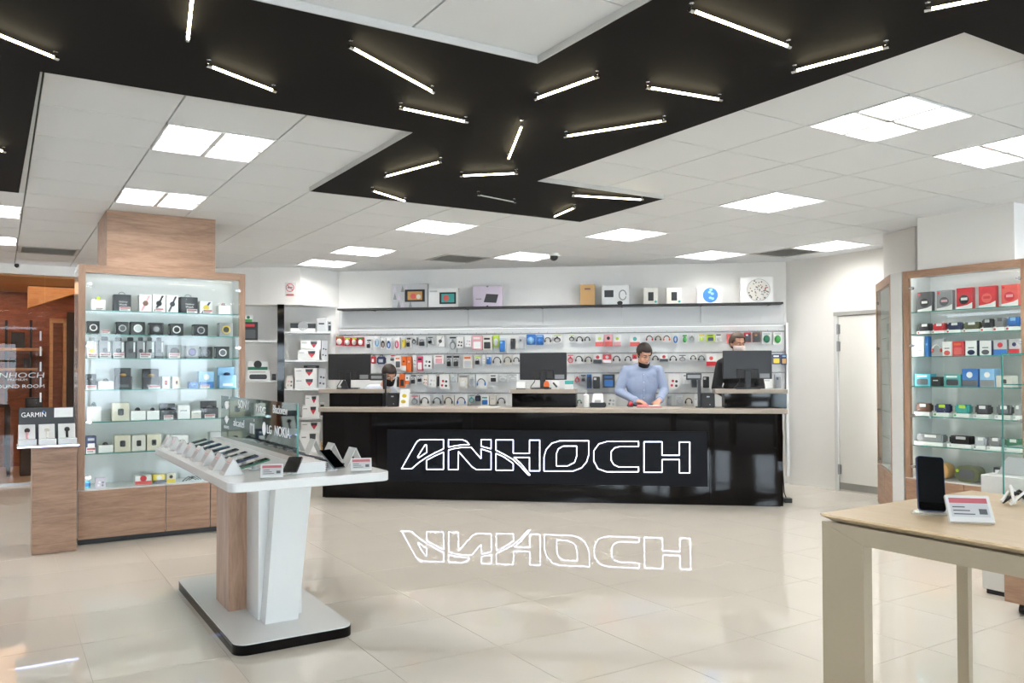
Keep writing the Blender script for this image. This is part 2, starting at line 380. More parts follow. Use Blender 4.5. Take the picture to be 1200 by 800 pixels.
# the walls behind the viewer, with daylight windows
WB = Frame(uw(UMIN - 3, WMIN), TH)
wl = UMAX - UMIN + 3.3
wm = MB().box(0, wl, -.2, 0, 0, .35).box(0, wl, -.2, 0, 2.35, CZ)
nb = 8; pw = wl / nb
for k in range(nb + 1): wm.box(max(0, k * pw - .3), min(wl, k * pw + .3), -.2, 0, .35, 2.35)
struct(wm.build('wall_front', WHITEP, None, loc=WB.w(0, 0, 0), rz=WB.a))
for k in range(nb):
    a, b = k * pw + .3, (k + 1) * pw - .3; wn = struct(link('window_%d' % (k + 2), None, None, WB.w(0, 0, 0), WB.a), 'shop front window with dark mullions behind the viewer')
    fm = MB()
    for x in (a, (a + b) / 2, b): fm.box(x - .03, x + .03, -.13, -.07, .35, 2.35)
    for z in (.38, 1.75, 2.32): fm.box(a, b, -.13, -.07, z - .03, z + .03)
    fm.build('window_frame', BLACKM, wn); bx('pane', GLASS, wn, a, b, -.103, -.097, .35, 2.35)
WLft = Frame(uw(UMIN - 3, WMIN), TH + 90)
wallbox('wall_left', WLft, 0, WMAX - WMIN + 3.2, 0, .12)

# white bay wall left of the hook wall, and the niche beside the tall cabinet
BAY = Frame((-2.336, 10.97), 15)                      # x<0 runs left along the bay
wallbox('wall_bay', BAY, -2.6, 0, .02, .12)
XP0 = BAY.px(325, 430, -.36).x; XP1 = BAY.px(333, 430, -.36).x
pil = struct(MB().box(XP0, XP1, -.36, -.28, 0, BAY.px(329, 356.5, -.36).z).build('pillar_black', BLACKG, None, loc=BAY.w(0, 0, 0), rz=BAY.a), 'slim glossy black upright between niche and shelving bay')
ZB = BAY.px(325, 356.5, -.36).z
# bulkhead over the bay with the no smoking sign
BH = Frame((0, 10.5), 0)
bl = BH.px(305, 336).x; br_ = BH.px(352, 336).x; pw_ = BF.px(397, 340, -.005)
wp = BF.w(pw_.x, -.005)
bulk = [(bl, 10.5), (br_, 10.5), (wp.x, wp.y), (BAY.w(-.02, 0).x, BAY.w(-.02, 0).y), (BAY.w(-1.6, 0).x, BAY.w(-1.6, 0).y)]
struct(MB().prism(bulk, ZB, CZ - .001).build('wall_bulkhead', WHITEP), 'white bulkhead box above the shelving bay')
sg = thing('no_smoking_sign', 'small red and white no smoking sign on the white bulkhead', 'sign', BH.w(BH.px(340, 338).x, -.002, 0))
x0, x1, z0, z1 = BH.rect(334, 331, 347, 347); cx = BH.px(340, 338).x; sx0, sx1 = x0 - cx, x1 - cx; REDP = pm('red')
bx('plate', WHITEL, sg, sx0, sx1, -.004, .002, z0, z1)
zc = BH.px(340, 337).z; rr_ = .05
MB().tube([(x, -.007, z) for x, z in circ(0, zc, rr_, rr_, 24)], .0045, 5, True).tube([(-rr_ * .7, -.007, zc + rr_ * .7), (rr_ * .7, -.007, zc - rr_ * .7)], .0045, 5).build('prohibition_ring', REDP, sg)
bx('cigarette', pm('black'), sg, -.03, .03, -.007, -.004, zc - .006, zc + .006)
bx('caption_bar', REDP, sg, -.05, .05, -.007, -.004, z0 + .008, z0 + .026)

# ================================================================== SOUND ROOM BEHIND GLASS (far left)
p0 = atz(0, 308.5, CZ); SF = Frame((p0.x, p0.y), TH)
so = SF.w(0, 0, 0)
hz = SF.px(0, 320).z
ORB = wood('orange_brown_panel', '#6d3a22', '#9a5a3a', scale=(2, 3, 9)); LW = wood('warm_ply', '#b07a48', '#cda06c')
DKW = mat('dark_brown', '#2b1c14', rough=.6)
wallbox('wall_sound_header', SF, -3.2, 2.2, -.06, .06, hz, CZ)
wallbox('wall_niche', SF, 2.2, 4.2, -.06, .06)
sr = struct(link('wall_sound_room', None, None, so, SF.a), 'warm brown timber lined sound room seen through glass')
SD = 2.4
bx('back_panel', ORB, sr, -3.2, 2.2, SD, SD + .08, 0, hz); bx('side_panel', ORB, sr, 2.1, 2.2, .06, SD, 0, hz); bx('side_panel', ORB, sr, -3.2, -3.1, .06, SD, 0, hz)
bx('room_ceiling', LW, sr, -3.2, 2.2, .06, SD, hz - .02, hz + .06)
# sloping timber soffit beam
a = SF.px(33, 342, 1.2); b = SF.px(84, 326, 1.2); c = SF.px(84, 345, 1.2); d = SF.px(35, 361, 1.2)
MB().plate([(a.x, d.z), (c.x, c.z), (b.x + .5, hz - .03), (a.x, hz - .03)], 1.2, 1.5).build('soffit_beam', LW, sr)
x0, x1, z0, z1 = SF.rect(58, 373, 62, 476, 1.7)
bx('door_post', LW, sr, x0, x1, 1.7, 1.8, 0, z1); 
x2, x3, _, _ = SF.rect(74, 373, 78, 476, 1.7); bx('door_post', LW, sr, x2, x3, 1.7, 1.8, 0, z1); bx('door_head', LW, sr, x0, x3, 1.7, 1.8, z1 - .06, z1)
bx('wall_panel', DKW, sr, x3, 2.1, 1.65, 1.72, 0, hz - .35); bx('door_back', ORB, sr, x1, x2, 1.82, 1.86, 0, z1 - .06)
wn = struct(link('window_1', None, None, so, SF.a), 'frameless glass front of the sound room with white lettering')
GLASSD = glass('sound_room_glass', tint=(.93, .9, .87), refl=.35)
bx('pane', GLASSD, wn, -3.2, SF.px(52, 400).x, -.006, .006, .02, hz); bx('pane', GLASSD, wn, SF.px(52, 400).x + .006, 2.2, -.006, .006, .02, hz)
bx('rail', STEEL, wn, -3.2, 2.2, -.015, .015, 0, .03)
SIGNW = mat('vinyl_white', '#f0f0ee', rough=.5)
x0, x1, z0, z1 = SF.rect(-12, 436.5, 52, 442.5); text('lettering', 'ANHOCH', x0, x1, z0, z1, -.008, SIGNW, wn, shear=.1)
x0, x1, z0, z1 = SF.rect(9, 443.5, 32, 446); text('lettering', 'PREMIUM', x0, x1, z0, z1, -.008, SIGNW, wn)
x0, x1, z0, z1 = SF.rect(-9, 450.5, 52, 454.5); text('lettering', 'SOUND ROOM', x0, x1, z0, z1, -.008, SIGNW, wn)
for v in range(388, 470, 18):                      # dashed clear film strip at the pane joint
    x0, x1, z0, z1 = SF.rect(46.5, v, 48.5, v + 11); bx('film_dash', SIGNW, wn, x0, x1, -.009, -.0065, z0, z1)
# sound room shelving unit and speakers
un = thing('shelf_rack', 'dark metal and timber shelf rack against the brown sound room wall', 'shelf', SF.w(0, SD, 0), SF.a)
yb = SD - .36
for u in (7, 36):
    x0, x1, z0, z1 = SF.rect(u - 1.5, 375, u + 1.5, 478, SD - .05); bx('upright', PLAST, un, x0, x1, -.045, -.012, 0, z1)
shz = []
for v, u1 in ((407.5, 50), (431, 44)):
    x0, x1, z0, z1 = SF.rect(-40, v, u1, v + 3, SD - .25); shz.append(z1); bx('shelf_board', LW, un, x0, x1, -.3, -.05, z0, z1)
def speaker(u0, v0, u1, v1, z, lab):
    x0, x1, z0, z1 = SF.rect(u0, v0, u1, v1, SD - .27); w = (x1 - x0) / 2; h = z1 - z0
    t = thing('loudspeaker', lab, 'speaker', SF.w((x0 + x1) / 2, SD - .27, z), SF.a, 'speakers in the sound room')
    bx('cabinet', PLAST, t, -w, w, 0, .18, 0, h, .004)
    MB().plate(circ(0, h * .35, w * .6, w * .6), -.006, .001).build('woofer', BLACKM, t); MB().plate(circ(0, h * .78, w * .28, w * .28), -.006, .001).build('tweeter', BLACKM, t)
speaker(13, 389, 29, 407.5, shz[0], 'large black speaker on the upper sound room shelf')
speaker(11, 420, 19, 431, shz[1], 'small black speaker on lower sound room shelf beside the post')
speaker(28, 420, 37, 431, shz[1], 'small black speaker on lower sound room shelf near the glass joint')
x0, x1, z0, z1 = SF.rect(-8, 474, 11, 521, 1.0)
t = thing('console_table', 'low dark side table just inside the sound room glass', 'table', SF.w((x0 + x1) / 2, 1.0, 0), SF.a); w = (x1 - x0) / 2
bx('table_top', DKW, t, -w, w, 0, .4, z1 - .04, z1)
for sx in (-1, 1):
    for y in (.02, .36): bx('leg', DKW, t, sx * w * .9 - .02, sx * w * .9 + .02, y - .02, y + .02, 0, z1 - .04)
x0, x1, z0, z1 = SF.rect(30, 466, 50, 478, 1.0)
t = thing('record_cabinet', 'brown wooden cabinet with black player on top in sound room', 'cabinet', SF.w((x0 + x1) / 2, 1.0, 0), SF.a); w = (x1 - x0) / 2
bx('body', DKW, t, -w * 1.6, w * 1.6, 0, .4, 0, z0, .004); bx('trim_strip', LW, t, -w * 1.6, w * 1.6, -.008, .0, z0 - .04, z0 - .015); bx('player', PLAST, t, -w, w, .03, .33, z0, z1, .004)
lp = bpy.data.lights.new('sound_room_lamp', 'AREA'); lp.energy = 16; lp.color = (1, .62, .36); lp.shape = 'RECTANGLE'; lp.size = 4.6; lp.size_y = 1.8; lo = bpy.data.objects.new('sound_room_lamp', lp); COL.objects.link(lo); lo.location = SF.w(-.5, 1.2, hz - .04); lo.rotation_euler[2] = SF.a
cm = thing('security_camera', 'small black dome camera on the white header over the sound room', 'camera', SF.w(SF.px(20, 311.5).x, -.06, SF.px(20, 311.5).z))
MB().ell((0, 0, 0), (.03, .035, .03)).build('dome', PLAST, cm, smooth=True); MB().cyl((0, .012, 0), (0, -.006, 0), .036, 14).build('mount', WHITEL, cm)
p = atz(649, 297, CZ)
cm = thing('security_camera', 'small white dome camera on the ceiling over the counter middle', 'camera', p)
MB().cyl((0, 0, -.001), (0, 0, -.03), .06, 16).build('mount', WHITEL, cm); MB().ell((0, 0, -.04), (.05, .05, .045)).build('dome', PLAST, cm, smooth=True)

# ================================================================== DISPLAY CABINETS
SHZ = [1.92, 1.722, 1.524, 1.262, .998, .738]; BASEZ = .45; TOPZ = 2.285
def hinge_at(par, x, z):
    MB().cyl((x, -.012, z), (x, .012, z), .014, 12).box(x - .03, x, -.008, .0, z - .008, z + .008).build('hinge', CHROME, par)
def cabinet(fr, x0, W, depth, label, nd, splits, left_m, right_m, stile=(.05, .05)):
    t = thing('display_cabinet', label, 'cabinet', fr.w(x0, 0, 0), fr.a)
    for k, (a, b) in enumerate(((0, stile[0]), (W - stile[1], W))): bx('stile', WOODV, t, a, b, 0, .04, BASEZ, TOPZ)
    bx('top_rail', WOOD, t, stile[0], W - stile[1], 0, .04, TOPZ - .062, TOPZ)
    bx('top_board', WHITEL, t, 0, W, .04, depth, TOPZ - .03, TOPZ)
    bx('back_panel', WHITEL, t, 0, W, depth - .02, depth, BASEZ, TOPZ - .03)
    bx('side_panel', left_m, t, 0, .018, .04, depth - .02, BASEZ, TOPZ - .03); bx('side_panel', right_m, t, W - .018, W, .04, depth - .02, BASEZ, TOPZ - .03)
    bx('base_box', WHITEL, t, 0, W, .022, depth, .06, BASEZ)
    bx('toe_kick', BLACKM, t, .01, W - .01, .06, depth, 0, .06)
    ed = [0] + splits + [W]
    for a, b in zip(ed, ed[1:]): bx('base_door', WOOD, t, a + .003, b - .003, 0, .02, .05, BASEZ - .012, .001)
    for z in SHZ:
        s = bx('shelf', SHELFG, t, .02, W - .02, .045, depth - .022, z - .008, z); bx('front_edge', GEDGE, s, .02, W - .02, .0445, .0455, z - .008, z)
    ix0, ix1 = stile[0], W - stile[1]; mid = (ix0 + ix1) / 2
    for a, b in ((ix0, mid - .0015), (mid + .0015, ix1)): bx('glass_door', GLASS, t, a, b, .004, .009, BASEZ + .003, TOPZ - .065)
    for x in (.03, W - .03): bx('light_strip', LED, t, x - .008, x + .008, .0445, .054, BASEZ + .03, TOPZ - .05)
    bx('light_strip', LED, t, .06, W - .06, .0445, .056, TOPZ - .052, TOPZ - .032)
    for z in (BASEZ + .1, 1.0, 1.62, 2.13): hinge_at(t, ix0 + .035, z); hinge_at(t, ix1 - .005, z)
    return t
LCO = atz(92, 640, 0); LC = Frame((LCO.x, LCO.y), TH)
DARKGL = mat('smoked_side', '#8f8c88', rough=.12)
cabinet(LC, -.01, 1.325, .42, 'tall oak framed glass cabinet of boxed watches under wood-clad pillar head', 3, [.665, 1.03], DARKGL, WHITEL)
# wood clad pillar head standing on the cabinet
cx0, cx1 = LC.px(125, 280, .03).x, LC.px(252.5, 280, .03).x
ph = struct(MB().box(cx0, cx1, .03, .75, TOPZ + .001, CZ - .001).build('column_wood', WOOD, None, loc=LC.w(0, 0, 0), rz=LC.a), 'wood-clad pillar head rising from the watch cabinet to the ceiling')
RCO = atz(1058, 319, 2.28); RC = Frame((RCO.x, RCO.y), TH - 90)
cabinet(RC, 0, 1.04, .42, 'tall oak framed glass cabinet of boxed speakers and headphones by the rolling vitrine', 2, [.52], WHITEL, WHITEL)
# white filler post and the slim corner cabinet
sa = atz(1026, 334, 2.28); sb = atz(1043, 322, 2.28); SCF = Frame((sa.x, sa.y), math.degrees(math.atan2(sb.y - sa.y, sb.x - sa.x))); SL = (Vector((sb.x, sb.y, 0)) - SCF.o).length
t = thing('corner_cabinet', 'slim oak framed glass cabinet seen edge-on beside the plain door', 'cabinet', SCF.w(0, 0, 0), SCF.a)
DP = .2
for a, b in ((0, .06), (SL - .06, SL)): bx('stile', WOODV, t, a, b, 0, .04, BASEZ, TOPZ)
bx('top_rail', WOOD, t, .06, SL - .06, 0, .04, TOPZ - .08, TOPZ); bx('top_board', WHITEL, t, 0, SL, .04, DP, TOPZ - .03, TOPZ)
bx('back_panel', WHITEL, t, 0, SL, DP - .02, DP, BASEZ, TOPZ - .03); bx('side_panel', WHITEL, t, 0, .018, .04, DP - .02, BASEZ, TOPZ - .03); bx('side_panel', WHITEL, t, SL - .018, SL, .04, DP - .02, BASEZ, TOPZ - .03)
bx('base_box', WHITEL, t, 0, SL, .022, DP, .06, BASEZ); bx('toe_kick', BLACKM, t, .01, SL - .01, .06, DP, 0, .06)
bx('base_door', WOOD, t, .003, SL / 2 - .003, 0, .02, .05, BASEZ - .012); bx('base_door', WOOD, t, SL / 2 + .003, SL - .003, 0, .02, .05, BASEZ - .012)
for z in SHZ: bx('shelf', SHELFG, t, .02, SL - .02, .045, DP - .022, z - .008, z)
bx('glass_door', GLASS, t, .06, SL - .06, .004, .009, BASEZ + .003, TOPZ - .085); _x = SCF.px(1036, 440, DP - .04).x; bx('light_strip', LED, t, _x - .05, _x + .05, DP - .03, DP - .0205, BASEZ + .1, TOPZ - .1)
for z in (BASEZ + .05, 1.0, 1.62, 2.08): hinge_at(t, .1, z)
fa = SCF.w(SL + .012, 0); fb = RC.w(-.012, 0); fc = RC.w(-.012, .42); fd = SCF.w(SL + .012, .2)
struct(MB().prism([(fa.x, fa.y), (fb.x, fb.y), (fc.x, fc.y), (fd.x, fd.y)], 0, TOPZ).build('wall_filler', WHITEL), 'white filler panel between the two right cabinets')
# white bulkheads over the right cabinets
pa = atz(1073, 255, CZ); pb = atz(1187, 236, CZ); pr = RC.loc(pa); pr2 = RC.loc(pb)
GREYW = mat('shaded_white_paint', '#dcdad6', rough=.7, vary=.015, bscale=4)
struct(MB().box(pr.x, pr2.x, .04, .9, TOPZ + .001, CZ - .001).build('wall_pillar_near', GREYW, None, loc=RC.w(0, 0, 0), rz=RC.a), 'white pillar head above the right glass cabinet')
qa = atz(1035, 275, CZ); qb = atz(1072, 265, CZ); dq = Vector((qb.x - qa.x, qb.y - qa.y, 0)).normalized(); nq = Vector((-dq.y, dq.x, 0)); nq = nq if nq.x > 0 else -nq
qq = [Vector((qa.x, qa.y, 0)), Vector((qb.x, qb.y, 0)) , Vector((qb.x, qb.y, 0)) + nq * .9, Vector((qa.x, qa.y, 0)) + nq * .9]
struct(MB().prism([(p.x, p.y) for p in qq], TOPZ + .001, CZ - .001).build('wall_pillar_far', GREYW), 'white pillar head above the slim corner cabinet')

# ================================================================== PRODUCT BUILDERS (local: x across, front face at y=0, back at y=d, z up from 0)
def p_box(t, w, h, d, c, bev=.002):
    bx('carton', pm(c[0]), t, -w / 2, w / 2, 0, d, 0, h, min(bev, w * .08))
def patch(t, name, poly, col, y=-.0015, d=.002): return MB().plate(poly, y, y + d).build(name, pm(col), t)
def k_box(t, w, h, d, c):                       # carton with a printed picture panel and title bar
    p_box(t, w, h, d, c)
    patch(t, 'picture_panel', rrect(-w * .36, w * .36, h * .1, h * .58, w * .08), c[1])
    patch(t, 'title_bar', rrect(-w * .36, w * .3, h * .74, h * .88, .002), c[2])
def k_plain(t, w, h, d, c):
    p_box(t, w, h, d, c); patch(t, 'title_bar', rrect(-w * .3, w * .25, h * .55, h * .66, .001), c[1])
def k_dial(t, w, h, d, c):                      # dark watch carton with a round dial picture
    p_box(t, w, h, d, c); r = min(w, h) * .27
    MB().tube(ring(0, h * .5, r, r, -.002), r * .2, 5, True).build('dial_ring', pm(c[1]), t)
    patch(t, 'dial_face', circ(0, h * .5, r * .8, r * .8), c[2])
    bx('side_print', pm('lightgrey'), t, -w / 2 - .0006, -w / 2 + .001, d * .2, d * .8, h * .15, h * .85)
def k_strap(t, w, h, d, c):                     # white carton with a diagonal watch picture
    p_box(t, w, h, d, c); q = w * .09
    patch(t, 'strap_picture', [(-w * .3 - q, h * .06), (-w * .3 + q, h * .06), (w * .3 + q, h * .94), (w * .3 - q, h * .94)], c[1])
    patch(t, 'dial_face', circ(0, h * .5, w * .23, w * .23), c[2], -.003)
def k_giftbag(t, w, h, d, c):                   # dark carry carton with handle and printed words
    p_box(t, w, h, d, c)
    MB().tube([(-w * .18, d / 2, h), (-w * .16, d / 2, h * 1.12), (0, d / 2, h * 1.18), (w * .16, d / 2, h * 1.12), (w * .18, d / 2, h)], .0025, 5).build('carry_handle', pm('black'), t)
    text('lettering', 'Galaxy', -w * .2, w * .3, h * .5, h * .62, -.0005, pm('white'), t, .001); text('lettering', 'Watch', -w * .2, w * .25, h * .34, h * .46, -.0005, pm('white'), t, .001)
def k_tab(t, w, h, d, c):                       # hang-tab carton
    bx('carton', pm(c[0]), t, -w / 2, w / 2, 0, d, 0, h * .82, .002)
    MB().plate(rrect(-w * .3, w * .3, h * .815, h, w * .1), d * .4, d * .4 + .003).build('hang_tab', pm(c[1]), t)
    patch(t, 'watch_picture', circ(0, h * .35, w * .25, w * .25), c[2]); patch(t, 'title_strip', rrect(w * .26, w * .42, h * .3, h * .76, .001), 'white')
def k_gift(t, w, h, d, c):                      # open gift box with raised lid
    bx('box_base', pm(c[0]), t, -w / 2, w / 2, 0, d, 0, h * .6, .002); bx('raised_lid', pm(c[0]), t, -w / 2, w / 2, d * .7, d, h * .6, h, .002)
    MB().ell((0, d * .4, h * .66), (w * .2, w * .2, h * .09)).build('watch', pm(c[1]), t, smooth=True); patch(t, 'title_bar', rrect(-w * .3, w * .3, h * .1, h * .22, .001), c[2])
def k_cushion(t, w, h, d, c):                   # white plinth box with a watch on top
    bx('plinth', pm(c[0]), t, -w / 2, w / 2, 0, d, 0, h * .72, .003)
    MB().tube([(x, d * .45, h * .74 + z) for x, z in circ(0, 0, w * .16, h * .2, 14)], w * .035, 6, True).build('strap', pm(c[1]), t)
    MB().cyl((0, d * .2, h * .82), (0, d * .3, h * .82), w * .14, 14).build('dial', pm(c[2]), t)
def k_watchface(t, w, h, d, c):                 # pale carton with a squarish watch photo
    p_box(t, w, h, d, c); patch(t, 'watch_picture', rrect(-w * .17, w * .17, h * .3, h * .68, w * .08), c[1]); patch(t, 'watch_screen', rrect(-w * .1, w * .1, h * .4, h * .6, w * .04), c[2], -.003)
def k_bottle(t, w, h, d, c):
    r = w * .45; MB().cyl((0, r, 0), (0, r, h * .72), r, 14).cyl((0, r, h * .72), (0, r, h * .82), r, 14, r1=r * .4).build('bottle_body', pm(c[0]), t)
    MB().cyl((0, r, h * .82), (0, r, h), r * .42, 10).build('cap', pm(c[1]), t); MB().cyl((0, r, h * .2), (0, r, h * .55), r * 1.02, 14).build('label_band', pm(c[2]), t)
# --- hanging packs
def card(t, w, h, d, col, tab=True):
    poly = rrect(-w / 2, w / 2, 0, h, w * .08)
    MB().plate(poly, d - .012, d + .03).build('backing_card', pm(col), t)
def k_cable(t, w, h, d, c):                     # coiled cable in a clear pack
    card(t, w, h, d, c[0])
    m = MB()
    for k in range(2): m.tube(ring(0, h * (.4 + .03 * k), w * (.3 + .05 * k), h * (.22 + .03 * k), d * .5 + .004 * k, 14), .0045, 5, True)
    m.build('cable_coil', pm(c[1]), t, smooth=True)
    MB().box(-w * .1, w * .1, d * .3, d * .6, h * .62, h * .8).build('plug', pm(c[1]), t); patch(t, 'title_bar', rrect(-w * .4, w * .4, h * .86, h * .96, .001), c[2], d - .0135)
def k_plug(t, w, h, d, c):                      # charger or adaptor blister
    card(t, w, h, d, c[0])
    MB().box(-w * .28, w * .28, 0, d * .8, h * .15, h * .52).build('adaptor', pm(c[1]), t, .004); MB().tube([(w * .1, d * .4, h * .5), (w * .25, d * .4, h * .62), (0, d * .4, h * .72), (-w * .25, d * .4, h * .6)], .004, 5).build('lead', pm(c[1]), t)
    patch(t, 'title_bar', rrect(-w * .42, w * .42, h * .8, h * .95, .001), c[2], d - .0135)
def k_headset(t, w, h, d, c):                   # headphones on a card
    card(t, w, h, d, c[0]); n = 12; r = min(w, h) * .36
    MB().tube([(r * math.cos(math.pi * k / n), d * .4, h * .38 + r * 1.15 * math.sin(math.pi * k / n)) for k in range(n + 1)], .006, 6).build('headband', pm(c[1]), t, smooth=True)
    for s in (-1, 1): MB().ell((s * r, d * .4, h * .34), (.011, .014, r * .45)).build('ear_cup', pm(c[2]), t, smooth=True)
def k_band(t, w, h, d, c):                      # wristband in a slim card
    card(t, w, h, d, c[0]); MB().tube(ring(0, h * .42, w * .26, h * .28, d * .4, 16), w * .11, 6, True).build('wristband', pm(c[1]), t, smooth=True)
    MB().box(-w * .14, w * .14, d * .1, d * .5, h * .55, h * .76).build('tracker', pm(c[2]), t, .003)
def k_case(t, w, h, d, c):                      # phone case in clear pack
    card(t, w, h, d, c[0]); MB().plate(rrect(-w * .38, w * .38, h * .04, h * .84, w * .1), d * .2, d * .7).build('phone_case', pm(c[1]), t)
    MB().plate(rrect(-w * .3, w * .0, h * .62, h * .78, w * .06), d * .1, d * .3).build('camera_window', pm(c[2]), t)
def k_bag(t, w, h, d, c):                       # soft pouch with label and zip
    MB().box(-w / 2, w / 2, 0, d, 0, h * .85).build('pouch', pm(c[0]), t, w * .12); MB().box(-w * .25, w * .25, -.002, .002, h * .2, h * .55).build('label_patch', pm(c[1]), t)
    MB().tube([(-w * .2, d / 2, h * .84), (-w * .12, d / 2, h), (w * .12, d / 2, h), (w * .2, d / 2, h * .84)], .004, 5).build('strap', pm(c[2]), t)
def k_blister(t, w, h, d, c):                   # bulged toy-like blister
    card(t, w, h, d, c[0]); MB().ell((0, d * .6, h * .42), (w * .38, d * .55, h * .34)).build('blister', pm(c[1]), t, smooth=True)
    patch(t, 'header_print', rrect(-w * .4, w * .4, h * .78, h * .94, w * .05), c[2], d - .0135)
def k_pics(t, w, h, d, c):                      # flat carton with several product dots
    MB().box(-w / 2, w / 2, 0, d, 0, h).build('carton', pm(c[0]), t, .002)
    for k, (x, z) in enumerate(((-.22, .25), (.2, .22), (-.12, .55), (.22, .52))): patch(t, 'product_picture', circ(x * w, z * h, w * .13, w * .13, 10), c[1] if k % 2 else c[2])
def k_strip(t, w, h, d, c):                     # carton with coloured lower half and lid band
    p_box(t, w, h, d, c); patch(t, 'lower_print', rrect(-w * .49, w * .49, h * .01, h * .38, .001), c[1]); patch(t, 'emblem', circ(0, h * .66, w * .2, w * .2), c[2])
def k_tray(t, w, h, d, c):                      # speaker on a white tray carton
    bx('tray', pm('white'), t, -w / 2, w / 2, 0, d, 0, h * .3, .002); MB().box(-w * .46, w * .46, d * .1, d * .9, h * .3, h).build('speaker_body', pm(c[0]), t, min(w, h) * .12)
    patch(t, 'price_sticker', rrect(-w * .15, w * .25, h * .72, h * .96, .001), c[1], d * .1 - .003); patch(t, 'emblem', circ(-w * .36, h * .15, h * .09, h * .09, 10), c[2])
def k_wave(t, w, h, d, c):                      # earphone carton: coloured front, white curved foot, round picture
    p_box(t, w, h, d, c)
    patch(t, 'curved_foot', [(-w * .49, h * .02), (w * .49, h * .02), (w * .49, h * .3), (w * .2, h * .2), (-.1 * w, h * .16), (-w * .49, h * .12)], 'white')
    patch(t, 'headphone_picture', circ(-w * .02, h * .45, w * .3, h * .22), c[1]); patch(t, 'sticker', rrect(-w * .2, w * .2, h * .42, h * .54, .001), c[2], -.003)
    patch(t, 'emblem', circ(-w * .36, h * .88, w * .08, w * .08, 10), 'red', -.003)
def k_bass(t, w, h, d, c):                      # white carton, speaker picture in lower part, coloured side
    p_box(t, w, h, d, c); patch(t, 'speaker_picture', circ(0, h * .22, w * .32, h * .17), c[1]); bx('side_print', pm(c[2]), t, w / 2 - .001, w / 2 + .0006, 0, d, 0, h)
    patch(t, 'title_bar', rrect(-w * .25, w * .25, h * .5, h * .56, .001), 'darkgrey')
def k_boom(t, w, h, d, c):                      # round-ended portable speaker
    MB().plate(rrect(-w / 2, w / 2, 0, h, h * .45, 6), .0, d).build('speaker_shell', pm(c[0]), t, .006); MB().plate(rrect(-w * .33, w * .33, h * .2, h * .8, h * .28, 6), -.006, .001).build('grille', pm(c[1]), t)
    MB().cyl((-w * .36, -.01, h * .68), (-w * .36, .0, h * .68), h * .1, 12).build('knob', pm(c[2]), t)
KINDS = {k[2:]: v for k, v in globals().items() if k.startswith('k_')}
WORD = dict(box='picture carton', plain='small carton', dial='round-dial watch carton', strap='watch carton', giftbag='carry carton', tab='hang-tab carton',
            gift='open gift box', cushion='plinth watch', watchface='smartwatch carton', bottle='bottle', cable='coiled cable pack', plug='charger pack', headset='headphone pack',
            band='wristband pack', case='phone case', bag='soft pouch', blister='blister pack', pics='flat carton', strip='two-tone carton', tray='tray speaker', wave='headphone carton',
            bass='speaker carton', boom='rounded speaker')
CATN = dict(band='wristband', case='phone case', cable='cable', headset='headphones', plug='charger', bag='pouch', bottle='bottle', boom='speaker', tray='speaker')
NAMEN = dict(dial='watch_box', strap='watch_box', giftbag='carry_carton', tab='hang_tab_box', gift='gift_box', cushion='watch_on_plinth', watchface='smartwatch_box', cable='cable_pack', plug='charger_pack',
             headset='headphone_pack', band='wristband_pack', case='phone_case_pack', bag='soft_pouch', blister='blister_pack', bottle='bottle', tray='tray_speaker', wave='headphone_box', bass='speaker_box',
             boom='portable_speaker', box='product_box', plain='small_box', pics='product_box', strip='product_box')
def product(fr, rc, kind, cols, d, depth, label, group, zbase=None, name=None):
    x0, x1, z0, z1 = fr.rect(*rc, d); zb = z0 if zbase is None else zbase
    t = thing(name or NAMEN[kind], label, CATN.get(kind, 'box'), fr.w((x0 + x1) / 2, d, zb), fr.a, group)
    KINDS[kind](t, max(.02, x1 - x0 - .003), max(.02, z1 - zb if zbase is not None else z1 - z0), depth, cols); return t
def looks(kind, c):
    a, b = pn(c[0]), pn(c[1]); return (a if a == b else a + ' and ' + b) + ' ' + WORD[kind]
def row(fr, items, d, depth, where, group, zbase=None):
    """items: (u0,v0,u1,v1,kind,c0,c1,c2); the label tells its look and its count from the left in its row"""
    items = sorted(items, key=lambda r: r[0] + r[2]); out = []
    for k, it in enumerate(items):
        out.append(product(fr, it[:4], it[4], it[5:8], d, depth, '%s, %s %s' % (looks(it[4], it[5:8]), nth(k), where), group, zbase))
    return out
def price_tag(fr, u0, v0, u1, v1, d, label, zbase=None):
    x0, x1, z0, z1 = fr.rect(u0, v0, u1, v1, d); w = (x1 - x0) / 2; h = z1 - z0; zb = z0 if zbase is None else zbase
    t = thing('price_tag', label, 'price tag', fr.w((x0 + x1) / 2, d, zb), fr.a, 'price tags in the watch cabinet')
    bx('tag_card', pm('white'), t, -w, w, 0, .004, 0, h); bx('red_header', pm('dullred'), t, -w * .9, w * .9, -.001, .0005, h * .55, h * .9); bx('print_lines', pm('grey'), t, -w * .85, w * .5, -.001, .0005, h * .2, h * .42)

